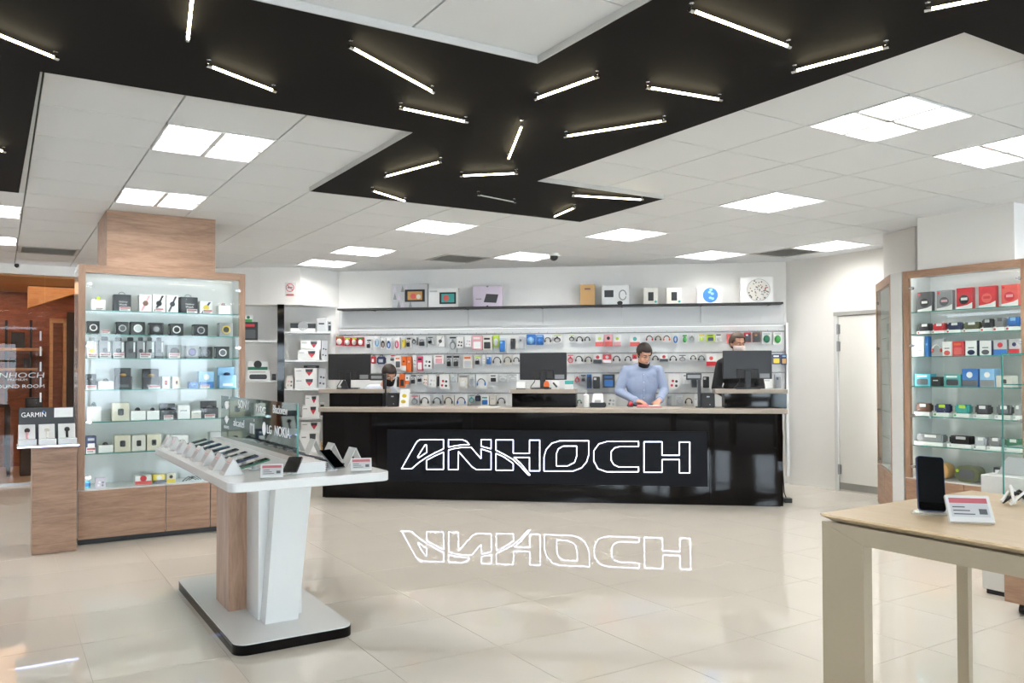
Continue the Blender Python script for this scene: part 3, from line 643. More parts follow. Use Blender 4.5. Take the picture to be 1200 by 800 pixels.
# ------------------------------------------------------------------ watch cabinet contents
WC = 'boxed watches in the oak cabinet'
S = SHZ
r1 = [(107, 346, 124, 362, 'cushion', 'white', 'black', 'lime'), (133, 345, 154, 363, 'giftbag', 'charcoal', 'black', 'white'), (163, 345, 178, 365, 'strap', 'white', 'pink', 'brown'),
      (178.5, 345, 194, 366, 'strap', 'white', 'black', 'charcoal'), (195, 346, 209, 366, 'strap', 'white', 'charcoal', 'black'), (211, 348, 232, 366, 'giftbag', 'charcoal', 'black', 'white'),
      (234, 353, 249, 367, 'strap', 'white', 'navy', 'yellow'), (256, 354, 270, 367, 'cushion', 'white', 'red', 'grey')]
row(LC, r1, .1, .1, 'from left on the top watch shelf', WC, S[0])
r2 = [(102, 376, 117, 391, 'dial', 'black', 'white', 'charcoal'), (136, 377, 151, 392, 'dial', 'black', 'silver', 'darkgrey'), (153, 377, 170, 392, 'dial', 'black', 'white', 'silver'),
      (175, 378, 192, 392, 'dial', 'black', 'darkgrey', 'grey'), (199, 379, 215, 392.5, 'dial', 'black', 'white', 'black'), (227, 380, 244, 393, 'dial', 'black', 'silver', 'charcoal'),
      (257, 378, 273, 393, 'dial', 'grey', 'yellow', 'charcoal')]
row(LC, r2, .1, .1, 'from left on the second watch shelf', WC, S[1])
r3 = [(102, 395, 114, 418, 'tab', 'lightgrey', 'grey', 'yellow'), (116, 394, 130, 418, 'tab', 'grey', 'black', 'darkgrey'), (132, 395, 146, 418, 'tab', 'grey', 'black', 'black'), (147, 395, 159.5, 419, 'tab', 'darkgrey', 'black', 'charcoal'),
      (160, 395, 170.5, 419, 'tab', 'grey', 'black', 'charcoal'), (171, 395, 181, 419, 'tab', 'grey', 'black', 'black'), (182, 395, 192, 419, 'tab', 'darkgrey', 'black', 'black'), (196, 404, 213, 420, 'dial', 'grey', 'black', 'charcoal'),
      (218, 405, 233, 420, 'dial', 'grey', 'navy', 'purple'), (235, 406, 249, 420, 'dial', 'black', 'darkgrey', 'charcoal'), (253, 406, 269, 420.5, 'dial', 'black', 'white', 'darkgrey')]
row(LC, r3, .1, .08, 'from left on the third watch shelf', WC, S[2])
r4 = [(101, 438, 114, 456, 'gift', 'charcoal', 'grey', 'white'), (115, 443, 134, 456, 'cushion', 'white', 'black', 'darkgrey'), (135, 431, 155, 456, 'gift', 'black', 'tan', 'darkgrey'), (168, 432, 188, 456, 'gift', 'black', 'tan', 'grey'),
      (190, 441, 199, 455, 'watchface', 'white', 'purple', 'orange'), (202, 441, 212, 455, 'watchface', 'white', 'tan', 'navy'), (222, 447, 232, 455.5, 'plain', 'blue', 'skyblue', 'white'), (233, 435, 251, 455, 'strip', 'skyblue', 'blue', 'white'),
      (257, 430, 277, 455, 'gift', 'skyblue', 'navy', 'white')]
row(LC, r4, .1, .1, 'from left on the fourth watch shelf', WC, S[3])
r5 = [(102, 470, 119, 494, 'cushion', 'white', 'darkgreen', 'black'), (131, 472, 152, 493, 'watchface', 'cream', 'charcoal', 'black'), (153, 477, 171, 493, 'cushion', 'white', 'black', 'charcoal'), (172, 477, 187, 492, 'cushion', 'white', 'charcoal', 'black'),
      (188, 473, 207, 491, 'gift', 'black', 'darkgrey', 'white'), (208, 475, 223, 491, 'plain', 'white', 'grey', 'white'), (224, 481, 236, 490, 'plain', 'offwhite', 'lightgrey', 'white'), (237, 470, 256, 489, 'gift', 'charcoal', 'grey', 'white')]
row(LC, r5, .1, .1, 'from left on the fifth watch shelf', WC, S[4])
r6 = [(101, 511, 113, 531, 'box', 'navy', 'white', 'silver'), (115, 518, 133, 531, 'cushion', 'white', 'charcoal', 'black'), (134, 510, 153.5, 530, 'watchface', 'cream', 'charcoal', 'black'), (154.5, 510, 171, 530, 'watchface', 'offwhite', 'black', 'charcoal'),
      (172, 509, 189, 529, 'watchface', 'cream', 'darkgrey', 'black'), (203, 510, 221, 524, 'plain', 'white', 'grey', 'black'), (246, 506, 262, 526, 'plain', 'clear', 'lightgrey', 'white')]
row(LC, r6, .1, .1, 'from left on the lowest glass watch shelf', WC, S[5])
r7 = [(99.5, 561, 107, 573, 'bottle', 'cyan', 'white', 'blue'), (112, 560, 124, 572, 'pics', 'lilac', 'grey', 'white'), (158, 557, 178, 567, 'strip', 'white', 'salmon', 'red'), (179, 556, 194, 566, 'strip', 'yellow', 'charcoal', 'cream'),
      (195, 555, 206, 565, 'strip', 'cream', 'yellow', 'charcoal')]
row(LC, r7, .1, .08, 'from left on the cabinet floor under the watches', WC, BASEZ)
x0, x1, z0, z1 = LC.rect(214, 555, 234, 562, .1)
t = thing('wire_stand', 'folded black wire stand on the cabinet floor under the watches', 'stand', LC.w((x0 + x1) / 2, .1, BASEZ), LC.a); w = (x1 - x0) / 2
for k in range(3): MB().tube([(-w + k * .03, .02 * k, .004), (-w * .2 + k * .03, .05, .035), (w * .7 + k * .02, .03, .004)], .004, 5).build('wire_leg', PLAST, t)
for k, (a, b, c, d, where, zz) in enumerate([(112, 359, 121, 362, 'watch on white plinth, top shelf', 0), (140, 358, 153, 363, 'first carry carton, top shelf', 0), (182, 361, 192, 366, 'black strap watch, top shelf', 0), (219, 361, 231, 366, 'second carry carton, top shelf', 0), (238, 362, 249, 367, 'navy strap watch, top shelf', 0),
                                   (119, 386, 129, 391.3, 'first dial carton, second shelf', 1), (103, 413, 115, 418.5, 'pale hang-tab carton', 2), (117, 413, 130, 418.6, 'second hang-tab carton', 2),
                                   (133, 413, 146, 418.8, 'third hang-tab carton', 2), (164, 413, 177, 419, 'middle hang-tab cartons', 2), (198, 414, 211, 420, 'grey dial carton, third shelf', 2), (101, 451, 113, 456, 'dark gift box, fourth shelf', 3),
                                   (174, 452, 188, 456, 'second black gift box', 3), (235, 451, 246, 455, 'sky blue two-tone carton', 3), (192, 486, 203, 491, 'black gift box, fifth shelf', 4), (240, 485, 252, 489.5, 'charcoal gift box, fifth shelf', 4), (101, 525, 112, 532, 'navy carton, lowest shelf', 5)]):
    price_tag(LC, a, b, c, d, .075, 'small red and white price tag before the ' + where, S[zz])

# ------------------------------------------------------------------ right cabinet contents
RG = 'boxed audio goods in the right cabinet'
q1 = [(1075, 342, 1092, 364, 'wave', 'darkgrey', 'charcoal', 'white'), (1097.4, 340, 1116, 363, 'wave', 'grey', 'darkgrey', 'pink'), (1120.5, 337, 1139.5, 361, 'wave', 'red', 'black', 'white'), (1146.4, 335, 1167, 360, 'wave', 'red', 'salmon', 'red'), (1173, 333, 1193.4, 358, 'wave', 'salmon', 'red', 'pink')]
row(RC, q1, .1, .05, 'from left on the top speaker shelf', RG, S[0])
q2 = [(1074, 379, 1090, 389.5, 'tray', 'charcoal', 'white', 'red'), (1091, 378.5, 1107, 389, 'tray', 'red', 'white', 'salmon'), (1108, 377.5, 1126, 389, 'tray', 'navy', 'white', 'red'), (1127, 377, 1147, 388, 'tray', 'camo', 'white', 'red'),
      (1148.5, 373.4, 1162.5, 387.4, 'tray', 'charcoal', 'lightgrey', 'red'), (1163.5, 372, 1177, 387, 'tray', 'grey', 'darkgrey', 'red'), (1178, 371, 1193.4, 386, 'tray', 'blue', 'skyblue', 'red')]
row(RC, q2, .1, .09, 'from left on the second speaker shelf', RG, S[1])
bx0 = product(RC, (1069, 406, 1083, 417, ), 'plain', ('white', 'lightgrey', 'white'), .1, .1, 'lower white carton of the stacked pair on third speaker shelf', RG, S[2])
x0, x1, z0, z1 = RC.rect(1069, 406, 1083, 417, .1)
product(RC, (1069, 394, 1083, 405.3), 'plain', ('white', 'lightgrey', 'white'), .1, .1, 'upper white carton of the stacked pair on third speaker shelf', RG, z1)
q3 = [(1084, 394, 1088, 417, 'plain', 'blue', 'skyblue', 'white'), (1089, 397, 1103.3, 416, 'headset', 'lightgrey', 'white', 'salmon'), (1104, 400, 1115.5, 415.6, 'bass', 'white', 'salmon', 'white'), (1116, 400, 1129, 415.6, 'box', 'red', 'salmon', 'orange'),
      (1131, 399, 1145, 416, 'bass', 'white', 'navy', 'navy'), (1147.5, 399, 1162, 416, 'bass', 'white', 'darkgrey', 'navy'), (1164, 398, 1180, 416, 'strip', 'lightgrey', 'blue', 'red'), (1182, 397, 1195, 415, 'strip', 'lightgrey', 'red', 'navy')]
row(RC, q3, .1, .05, 'from the stacked pair on the third speaker shelf', RG, S[2])
q4 = [(1071.7, 438, 1090, 452.7, 'box', 'cyan', 'darkgrey', 'white'), (1091, 441.3, 1102, 452.3, 'plain', 'black', 'white', 'red'), (1106, 438.6, 1125.8, 452.7, 'box', 'teal', 'charcoal', 'white'), (1127, 432, 1145.5, 452.7, 'strip', 'blue', 'darkgrey', 'white'),
      (1148, 431.7, 1165.5, 453, 'strip', 'skyblue', 'grey', 'white'), (1167, 440, 1186, 453.7, 'watchface', 'offwhite', 'charcoal', 'black')]
row(RC, q4, .1, .1, 'from left on the fourth speaker shelf', RG, S[3])
q5 = [(1071, 472.5, 1089, 486.7, 'tray', 'brown', 'white', 'silver'), (1093, 473.4, 1111.5, 486.7, 'tray', 'navy', 'lime', 'green'), (1116.4, 474, 1135.5, 487.7, 'tray', 'teal', 'lime', 'green'), (1140, 474.7, 1159, 488.5, 'tray', 'charcoal', 'white', 'silver'),
      (1165, 474.7, 1184, 490.4, 'tray', 'darkgrey', 'white', 'silver'), (1187, 474.3, 1195.5, 491.5, 'tray', 'grey', 'white', 'silver')]
row(RC, q5, .1, .1, 'from left on the fifth speaker shelf', RG, S[4])
q6 = [(1071, 508.7, 1105, 522.5, 'tray', 'grey', 'white', 'silver'), (1109.5, 510.8, 1138, 523.9, 'tray', 'black', 'lightgrey', 'silver'), (1140, 512, 1155, 525, 'tray', 'silver', 'white', 'grey'), (1156, 512.5, 1173, 526, 'tray', 'grey', 'white', 'silver'), (1175.5, 514, 1195.5, 528, 'tray', 'darkgreen', 'white', 'silver')]
row(RC, q6, .1, .12, 'from left on the lowest glass speaker shelf', RG, S[5])
q7 = [(1075, 542, 1111, 562, 'boom', 'tan', 'kraft', 'black'), (1118.5, 546, 1147, 566, 'boom', 'camo', 'darkgrey', 'lime'), (1164, 548, 1178, 570, 'box', 'charcoal', 'grey', 'white')]
row(RC, q7, .1, .12, 'from left on the right cabinet floor', RG, BASEZ)

# ================================================================== HOOK WALL BEHIND THE COUNTER
hw = thing('hook_wall', 'white slatted display wall with rows of hanging accessory packs', 'display wall', BF.w(0, 0, 0), BF.a)
xl = BF.px(397, 400, -.03).x; xr = BF.px(919, 400, -.03).x
zt = BF.px(650, 384, -.03).z
SLATW = mat('slat_white', '#e2e3e2', rough=.45, vary=.01)
RAILG = mat('rail_grey', '#8f9090', rough=.4, metal=.5)
HROWS = [BF.px(650, v, -.05).z for v in (390.5, 414, 437, 460.5)]
zz = [zt] + [h + .012 for h in HROWS] + [.35]
for a, b in zip(zz, zz[1:]):
    if a - b > .03: bx('slat_board', SLATW, hw, xl, xr, -.03, -.004, b + .004, a)
bx('light_strip', emis('hook_wall_added_glow', '#ffffff', .3), hw, xl + .02, xr - .02, -.07, -.045, zt - .004, zt)  # added glowing strip under the header, brightens the slats and packs
bx('header_rail', WHITEL, hw, xl, xr + .01, -.075, -.004, zt + .001, BF.px(650, 382, -.03).z + .02)
for h in HROWS: bx('hook_rail', RAILG, hw, xl, xr, -.042, -.031, h - .006, h + .006)
bx('end_post', SLATW, hw, xr + .012, xr + .04, -.09, -.004, .1, zt + .03)
fz0 = BF.px(650, 381.5, -.1).z; fz1 = BF.px(650, 359, -.1).z
FAS = mat('fascia_panel', '#cfd0d0', rough=.25, vary=.02, bscale=3)
us = [397, 549, 636, 729, 821, 919]
for a, b in zip(us, us[1:]): bx('fascia_panel', FAS, hw, BF.px(a, 370, -.1).x + .002, BF.px(b, 370, -.1).x - .002, -.1, -.004, fz0, fz1 - .002)
SY = -.3
sz = BF.px(658, 357.5, SY).z
ts = thing('top_shelf', 'long thin black shelf above the hook wall carrying upright boxes', 'shelf', BF.w(0, 0, 0), BF.a)
bx('shelf_board', BLACKM, ts, BF.px(395, 360, SY).x, BF.px(918, 355, SY).x, SY, -.004, sz - .022, sz)
for u in (440, 549, 636, 729, 821, 900):
    x = BF.px(u, 360, -.1).x; bx('bracket', BLACKM, ts, x - .006, x + .006, -.27, -.1, sz - .03, sz - .022)
# boxes standing on the top shelf
def shelfbox(u0, v0, u1, v1, label, base, depth=.07, name='product_box'):
    d = -.22; x0, x1, z0, z1 = BF.rect(u0, v0, u1, v1, d); w = (x1 - x0) / 2; h = z1 - sz
    t = thing(name, label, 'box', BF.w((x0 + x1) / 2, d, sz), BF.a, 'boxes on the black top shelf'); bx('carton', pm(base), t, -w, w, 0, depth, 0, h, .002); return t, w, h
t, w, h = shelfbox(459.7, 332.5, 501, 360.6, 'silver grey triangle patterned carton with framed picture screen on top shelf', 'lightgrey')
for a in range(5):
    for b in range(3):
        x = -w + .012 + a * w * .22; z = .01 + b * h * .32; patch(t, 'triangle_print', [(x, z), (x + w * .2, z), (x + w * .1, z + h * .28)], ('silver', 'grey', 'lilac')[(a + b) % 3])
MB().plate([(-w * .28, h * .25), (w * .85, h * .25), (w * .85, h * .76), (-w * .28, h * .76)], -.006, .0).build('frame_picture', PLAST, t); patch(t, 'screen_picture', [(-w * .12, h * .33), (w * .7, h * .33), (w * .7, h * .68), (-w * .12, h * .68)], 'tan', -.008)
patch(t, 'person_print', circ(w * .2, h * .48, w * .16, h * .12), 'salmon', -.0095); patch(t, 'person_print', circ(w * .5, h * .46, w * .12, h * .1), 'offwhite', -.0095)
t, w, h = shelfbox(502, 337.5, 537, 359.5, 'white carton with framed tablet picture beside the patterned carton', 'white')
MB().plate([(-w * .25, h * .18), (w * .85, h * .18), (w * .85, h * .78), (-w * .25, h * .78)], -.006, .0).build('frame_picture', PLAST, t); patch(t, 'screen_picture', [(-w * .12, h * .26), (w * .74, h * .26), (w * .74, h * .7), (-w * .12, h * .7)], 'teal', -.008)
patch(t, 'person_print', circ(w * .2, h * .48, w * .2, h * .16), 'salmon', -.0095); patch(t, 'title_bar', [(-w * .9, h * .8), (-w * .4, h * .8), (-w * .4, h * .88), (-w * .9, h * .88)], 'lightgrey')
t, w, h = shelfbox(554, 334.7, 588.4, 358.8, 'pale lilac carton with slanted dark tablet picture on the top shelf', 'lilac')
patch(t, 'tablet_picture', [(-w * .25, h * .22), (w * .6, h * .18), (w * .75, h * .58), (-w * .08, h * .62)], 'charcoal'); patch(t, 'title_bar', [(-w * .8, h * .35), (-w * .4, h * .35), (-w * .4, h * .4), (-w * .8, h * .4)], 'grey'); patch(t, 'triangle_print', [(-w * .1, h * .98), (w * .1, h * .98), (0, h * .92)], 'charcoal'); patch(t, 'triangle_print', [(-w * .1, h * .02), (w * .1, h * .02), (0, h * .08)], 'charcoal')
t, w, h = shelfbox(680, 333, 697, 356.6, 'upright brown cardboard carton with pale label on the top shelf', 'kraft', .1)
patch(t, 'label_print', rrect(-w * .6, w * .6, h * .3, h * .62, .004), 'tan'); patch(t, 'title_bar', rrect(-w * .4, w * .4, h * .74, h * .82, .002), 'brown')
t, w, h = shelfbox(705, 334.3, 738, 355.7, 'white and dark edged recorder carton beside the cardboard carton', 'white')
patch(t, 'device_picture', rrect(-w * .8, -w * .15, h * .4, h * .76, .004), 'charcoal'); MB().tube([(w * .5 + w * .25 * math.cos(k), -.002, h * .5 + h * .25 * math.sin(k)) for k in np.linspace(0, 6, 14)], .006, 5).build('cable_picture', pm('grey'), t); bx('side_edge', pm('black'), t, w - .004, w + .001, 0, .07, 0, h); patch(t, 'lens_picture', circ(w * .3, h * .1, w * .2, h * .1), 'black')
for k, (a, b, which) in enumerate(((754, 771, 'nearer the recorder carton'), (781, 798.7, 'nearer the blue disc carton'))):
    t, w, h = shelfbox(a, 337.4, b, 353.9, 'small pale carton with black square device picture, %s' % which, 'offwhite'); patch(t, 'device_picture', rrect(-w * .35, w * .4, h * .22, h * .75, .004), 'black'); patch(t, 'badge', circ(w * .7, h * .16, w * .18, w * .18, 10), 'teal')
t, w, h = shelfbox(816.7, 336.5, 845.3, 353.9, 'white carton with blue world map disc on the top shelf', 'white'); patch(t, 'globe_disc', circ(w * .1, h * .52, h * .46, h * .46, 24), 'blue')
for x, z in ((-.1, .7), (.3, .6), (.0, .35), (.35, .3), (.1, .85)): patch(t, 'land_print', circ(w * .1 + x * h * .4, h * z, h * .1, h * .08, 9), 'skyblue', -.0035)
t, w, h = shelfbox(867.8, 324.6, 906, 352.7, 'largest white carton with round speckled floral disc on the top shelf', 'white'); patch(t, 'floral_disc', circ(w * .1, h * .5, h * .43, h * .43, 26), 'offwhite'); MB().tube([(x, -.002, z) for x, z in circ(w * .1, h * .5, h * .43, h * .43, 28)], .003, 4, True).build('disc_edge', pm('grey'), t)
rnd = random.Random(3)
for k in range(46):
    a = rnd.random() * 6.28; r = h * .39 * math.sqrt(rnd.random()); cx_, cz_ = w * .1 + r * math.cos(a), h * .5 + r * math.sin(a); e = h * .03
    patch(t, 'leaf_print', [(cx_ - e, cz_ - e * .4), (cx_ + e * rnd.random(), cz_ - e), (cx_ + e, cz_ + e * .5), (cx_ - e * rnd.random(), cz_ + e)], rnd.choice(['grey', 'camo', 'darkgrey', 'charcoal', 'salmon' if a < 1.2 else 'grey']), -.0035)

# hanging packs, row by row
GH = 'packs hanging on the hook wall'
H1 = [(392, 394, 400.6, 404.4, 'blister', 'red', 'offwhite', 'green'), (402, 395, 409.5, 405, 'blister', 'red', 'white', 'lime'), (410.5, 395, 417, 405, 'blister', 'red', 'offwhite', 'lime'), (417.8, 395, 424.5, 405, 'blister', 'red', 'white', 'green'),
      (428, 397, 434, 409.4, 'plug', 'white', 'black', 'darkgrey'), (437.5, 393.7, 444.4, 407, 'band', 'white', 'skyblue', 'lightgrey'), (445, 396, 451, 408.5, 'band', 'white', 'brown', 'black'), (451.6, 396, 458, 409.4, 'band', 'white', 'blue', 'navy'),
      (461, 395, 467.5, 409.4, 'band', 'white', 'hotpink', 'pink'), (470, 396, 474.6, 407, 'case', 'clear', 'yellow', 'grey'), (475, 395, 480.6, 408, 'plug', 'white', 'black', 'charcoal'), (481.3, 395, 487.5, 404, 'cable', 'clear', 'charcoal', 'white'),
      (488.7, 394, 498.7, 407, 'plug', 'clear', 'charcoal', 'white'), (500, 394, 506.5, 404, 'plug', 'clear', 'black', 'darkgrey'), (511.3, 393, 520.6, 406.3, 'strap', 'white', 'lightgrey', 'darkgrey'), (525, 393.7, 534.6, 412.5, 'cable', 'clear', 'grey', 'charcoal'),
      (535.2, 395, 543, 407.5, 'pics', 'white', 'black', 'black'), (544.7, 393.7, 552.5, 406.3, 'pics', 'white', 'pink', 'lilac'), (553, 393, 565, 410, 'box', 'pink', 'white', 'offwhite'), (565.6, 393.7, 576.3, 410, 'box', 'offwhite', 'charcoal', 'black'),
      (577, 392.5, 584, 406.3, 'blister', 'lime', 'clear', 'lime'), (584.4, 396, 592.5, 412.7, 'case', 'clear', 'blue', 'skyblue'), (597.3, 394, 604.4, 409.4, 'case', 'offwhite', 'charcoal', 'darkgrey'), (607.5, 394, 614.4, 409, 'case', 'lightgrey', 'silver', 'darkgrey'),
      (616.3, 391.5, 627, 403.7, 'blister', 'blue', 'skyblue', 'blue'), (627.5, 392, 636.3, 404, 'blister', 'blue', 'blue', 'skyblue'), (637, 392.5, 646.3, 403, 'headset', 'white', 'black', 'charcoal'), (647.5, 392, 658, 402.5, 'cable', 'white', 'charcoal', 'lime'),
      (665.6, 392, 673.7, 400.6, 'cable', 'white', 'black', 'lime'), (674.4, 392, 683.7, 402, 'headset', 'white', 'charcoal', 'black'), (684.4, 392.5, 692, 401, 'headset', 'white', 'black', 'darkgrey'), (697.5, 392, 707.5, 405.6, 'strip', 'white', 'salmon', 'lime'),
      (708, 391.3, 718, 405.6, 'strip', 'pink', 'salmon', 'black'), (718.7, 392, 728, 405.6, 'strip', 'white', 'pink', 'lime'), (738, 392.5, 750, 405.6, 'strip', 'white', 'salmon', 'teal'), (756, 391.3, 766.3, 400.6, 'headset', 'white', 'charcoal', 'red'),
      (767, 391.3, 775.6, 400.6, 'headset', 'offwhite', 'black', 'black'), (776.3, 391.3, 786.3, 400.6, 'headset', 'white', 'black', 'orange'), (788, 390, 795.6, 402.7, 'band', 'white', 'blue', 'skyblue'), (799.4, 391.5, 806, 402, 'blister', 'white', 'green', 'green'),
      (807, 391.3, 815, 400.6, 'cable', 'clear', 'grey', 'white'), (818.5, 391.3, 826.3, 400, 'plug', 'white', 'lime', 'yellow'), (828, 391.5, 837.5, 400, 'box', 'lime', 'navy', 'charcoal'), (839, 391, 846, 400, 'plug', 'white', 'lightgrey', 'charcoal'),
      (852, 391, 870.6, 402, 'box', 'salmon', 'offwhite', 'red'), (872.5, 389, 881, 400.6, 'case', 'red', 'charcoal', 'white'), (883, 389, 892, 400.6, 'case', 'brown', 'charcoal', 'tan'), (893.7, 389, 904.4, 402.5, 'blister', 'white', 'darkgreen', 'lightgrey'), (907, 389, 917, 403, 'blister', 'white', 'green', 'lightgrey')]
H2 = [(434.4, 416, 439.5, 426, 'bag', 'red', 'white', 'black'), (441, 416, 451.3, 426.5, 'bag', 'navy', 'lightgrey', 'black'), (456, 415.5, 462, 424, 'plug', 'white', 'darkgrey', 'red'), (462.5, 417, 470, 432, 'box', 'white', 'darkgrey', 'orange'), (470.4, 417.5, 476, 435, 'strip', 'orange', 'white', 'black'),
      (476.4, 417.5, 482, 435.6, 'strip', 'orange', 'orange', 'offwhite'), (484, 416, 488.3, 430, 'pics', 'white', 'charcoal', 'black'), (488.7, 417.5, 495.3, 434.4, 'box', 'hotpink', 'white', 'charcoal'), (495.8, 416.5, 506.3, 432, 'pics', 'white', 'black', 'grey'), (508.7, 415.6, 520, 426.3, 'box', 'white', 'pink', 'salmon'),
      (522, 416, 529, 431.3, 'plug', 'clear', 'black', 'charcoal'), (529.5, 416, 538, 431.3, 'plug', 'lightgrey', 'charcoal', 'black'), (542.5, 416.3, 553.7, 432, 'box', 'offwhite', 'silver', 'orange'), (555, 416.3, 563, 428.7, 'plug', 'white', 'black', 'lime'), (565, 416, 569, 426, 'pics', 'white', 'grey', 'lightgrey'),
      (569.4, 416.3, 575.6, 427, 'case', 'white', 'blue', 'white'), (576, 415.6, 588, 428, 'headset', 'white', 'black', 'black'), (589, 415.6, 600, 427, 'headset', 'offwhite', 'charcoal', 'black'), (600.5, 415.6, 609, 426.3, 'headset', 'white', 'black', 'darkgrey'),
      (664, 415, 672.5, 427, 'cable', 'white', 'red', 'hotpink'), (673, 415, 683.7, 425.6, 'headset', 'white', 'black', 'charcoal'), (684.4, 415, 694.4, 426.3, 'headset', 'offwhite', 'black', 'black'), (695, 415, 705.7, 425, 'strip', 'white', 'charcoal', 'red'), (706.3, 415, 716.5, 425, 'strip', 'red', 'white', 'lightgrey'),
      (717, 415, 728, 425, 'headset', 'white', 'charcoal', 'black'), (731.3, 415, 740.6, 425, 'headset', 'white', 'black', 'black'), (741, 415, 746.5, 424, 'strip', 'red', 'white', 'black'), (763.7, 415, 772.5, 423.7, 'headset', 'white', 'black', 'charcoal'), (773, 415, 783, 423.7, 'strip', 'white', 'charcoal', 'red'),
      (783.7, 415, 794.4, 424.4, 'headset', 'white', 'charcoal', 'black'), (795, 415.5, 805, 424.4, 'cable', 'white', 'grey', 'charcoal'), (808, 415, 817, 422.5, 'headset', 'white', 'darkgrey', 'charcoal'), (817.5, 415, 827, 423.7, 'headset', 'clear', 'charcoal', 'black'), (827.5, 415, 839.4, 428.7, 'strip', 'white', 'red', 'salmon'),
      (905, 415, 914.8, 426.5, 'box', 'navy', 'yellow', 'white'), (915.6, 415, 922, 427, 'box', 'navy', 'tan', 'skyblue')]
H3 = [(464, 439, 467.5, 453.7, 'case', 'clear', 'charcoal', 'grey'), (468, 438, 474, 453.7, 'box', 'orange', 'charcoal', 'orange'), (474.6, 439, 479.5, 450, 'strip', 'white', 'orange', 'black'), (480, 438.7, 487, 451.3, 'plug', 'white', 'charcoal', 'darkgrey'), (487.5, 438.7, 494.8, 448.7, 'plug', 'white', 'black', 'grey'),
      (495.2, 439, 501.3, 451.3, 'pics', 'offwhite', 'red', 'charcoal'), (501.8, 439, 511.3, 453.7, 'pics', 'white', 'offwhite', 'lightgrey'), (511.7, 438.5, 514.5, 453, 'case', 'clear', 'charcoal', 'brown'), (514.9, 438.7, 526.1, 455.6, 'pics', 'white', 'charcoal', 'red'), (526.5, 438, 535.6, 448, 'cable', 'clear', 'white', 'lightgrey'),
      (536.3, 439, 547.5, 455, 'plug', 'offwhite', 'white', 'grey'), (548.7, 438.7, 556.3, 453.7, 'cable', 'clear', 'lightgrey', 'white'), (557, 438.7, 570, 455.6, 'headset', 'white', 'charcoal', 'blue'), (573.7, 438.5, 582.5, 448, 'box', 'white', 'black', 'charcoal'), (583, 438.5, 594.4, 448, 'cable', 'clear', 'white', 'white'), (595, 438.5, 606, 446, 'cable', 'white', 'clear', 'grey'),
      (672.5, 438.5, 679.6, 450, 'cable', 'clear', 'red', 'white'), (680, 438.7, 686.8, 448, 'plug', 'clear', 'black', 'charcoal'), (687.3, 438.5, 693, 455, 'case', 'blue', 'charcoal', 'navy'), (693.5, 438.5, 704.4, 456, 'case', 'white', 'black', 'white'), (706, 438.5, 720.6, 454, 'box', 'charcoal', 'blue', 'blue'),
      (783.7, 438.5, 796.3, 455.6, 'pics', 'white', 'charcoal', 'red'), (800.6, 438.5, 810, 451, 'plug', 'white', 'lightgrey', 'grey'), (810.8, 440, 816.8, 453.7, 'box', 'charcoal', 'black', 'red'), (822.5, 438.5, 832.5, 455, 'case', 'white', 'black', 'lightgrey'), (893.7, 440, 905, 454.4, 'plain', 'white', 'lightgrey', 'grey'), (908.5, 438.5, 916.5, 455, 'case', 'silver', 'grey', 'navy')]
H4 = [(480, 463, 490, 475.6, 'cable', 'clear', 'grey', 'red'), (491.3, 462.5, 503, 475.6, 'headset', 'white', 'black', 'black'), (505.6, 463, 517.5, 475.6, 'headset', 'clear', 'charcoal', 'black'), (518.7, 463, 531.3, 475.6, 'headset', 'offwhite', 'darkgrey', 'charcoal'), (532.5, 463, 547.5, 475.6, 'headset', 'white', 'brown', 'blue'), (548, 462.5, 556, 473.7, 'cable', 'clear', 'teal', 'grey'),
      (556.4, 462.3, 563, 470, 'bag', 'black', 'navy', 'charcoal'), (563.4, 463.7, 573, 475, 'box', 'white', 'blue', 'teal'), (573.7, 462.5, 581, 474, 'plain', 'offwhite', 'lightgrey', 'white'), (581.4, 463.7, 593, 475.6, 'headset', 'white', 'charcoal', 'black'), (675.5, 463, 682, 476.3, 'headset', 'white', 'darkgreen', 'charcoal'), (710.8, 463, 722, 476.3, 'pics', 'white', 'lightgrey', 'grey'),
      (781.3, 462, 787.5, 475, 'case', 'clear', 'grey', 'darkgrey'), (792.5, 463, 801.6, 475, 'cable', 'clear', 'lightgrey', 'white'), (802, 463, 812.5, 475.6, 'headset', 'offwhite', 'charcoal', 'charcoal'), (813.7, 462, 817.5, 476, 'plain', 'white', 'lightgrey', 'grey')]
hk = MB().tube([(0, .0, 0), (0, -.13, 0), (0, -.14, .012)], .003, 5).mesh('hook', CHROME)
for items, wd, hz_ in ((H1, 'top', HROWS[0]), (H2, 'second', HROWS[1]), (H3, 'third', HROWS[2]), (H4, 'lowest', HROWS[3])):
    row(BF, items, -.13, .06, 'from left on the %s hook row' % wd, GH)
    for it in items: link('hook', hk, hw, (BF.px((it[0] + it[2]) / 2, it[1], -.13).x, -.035, hz_ - .0))

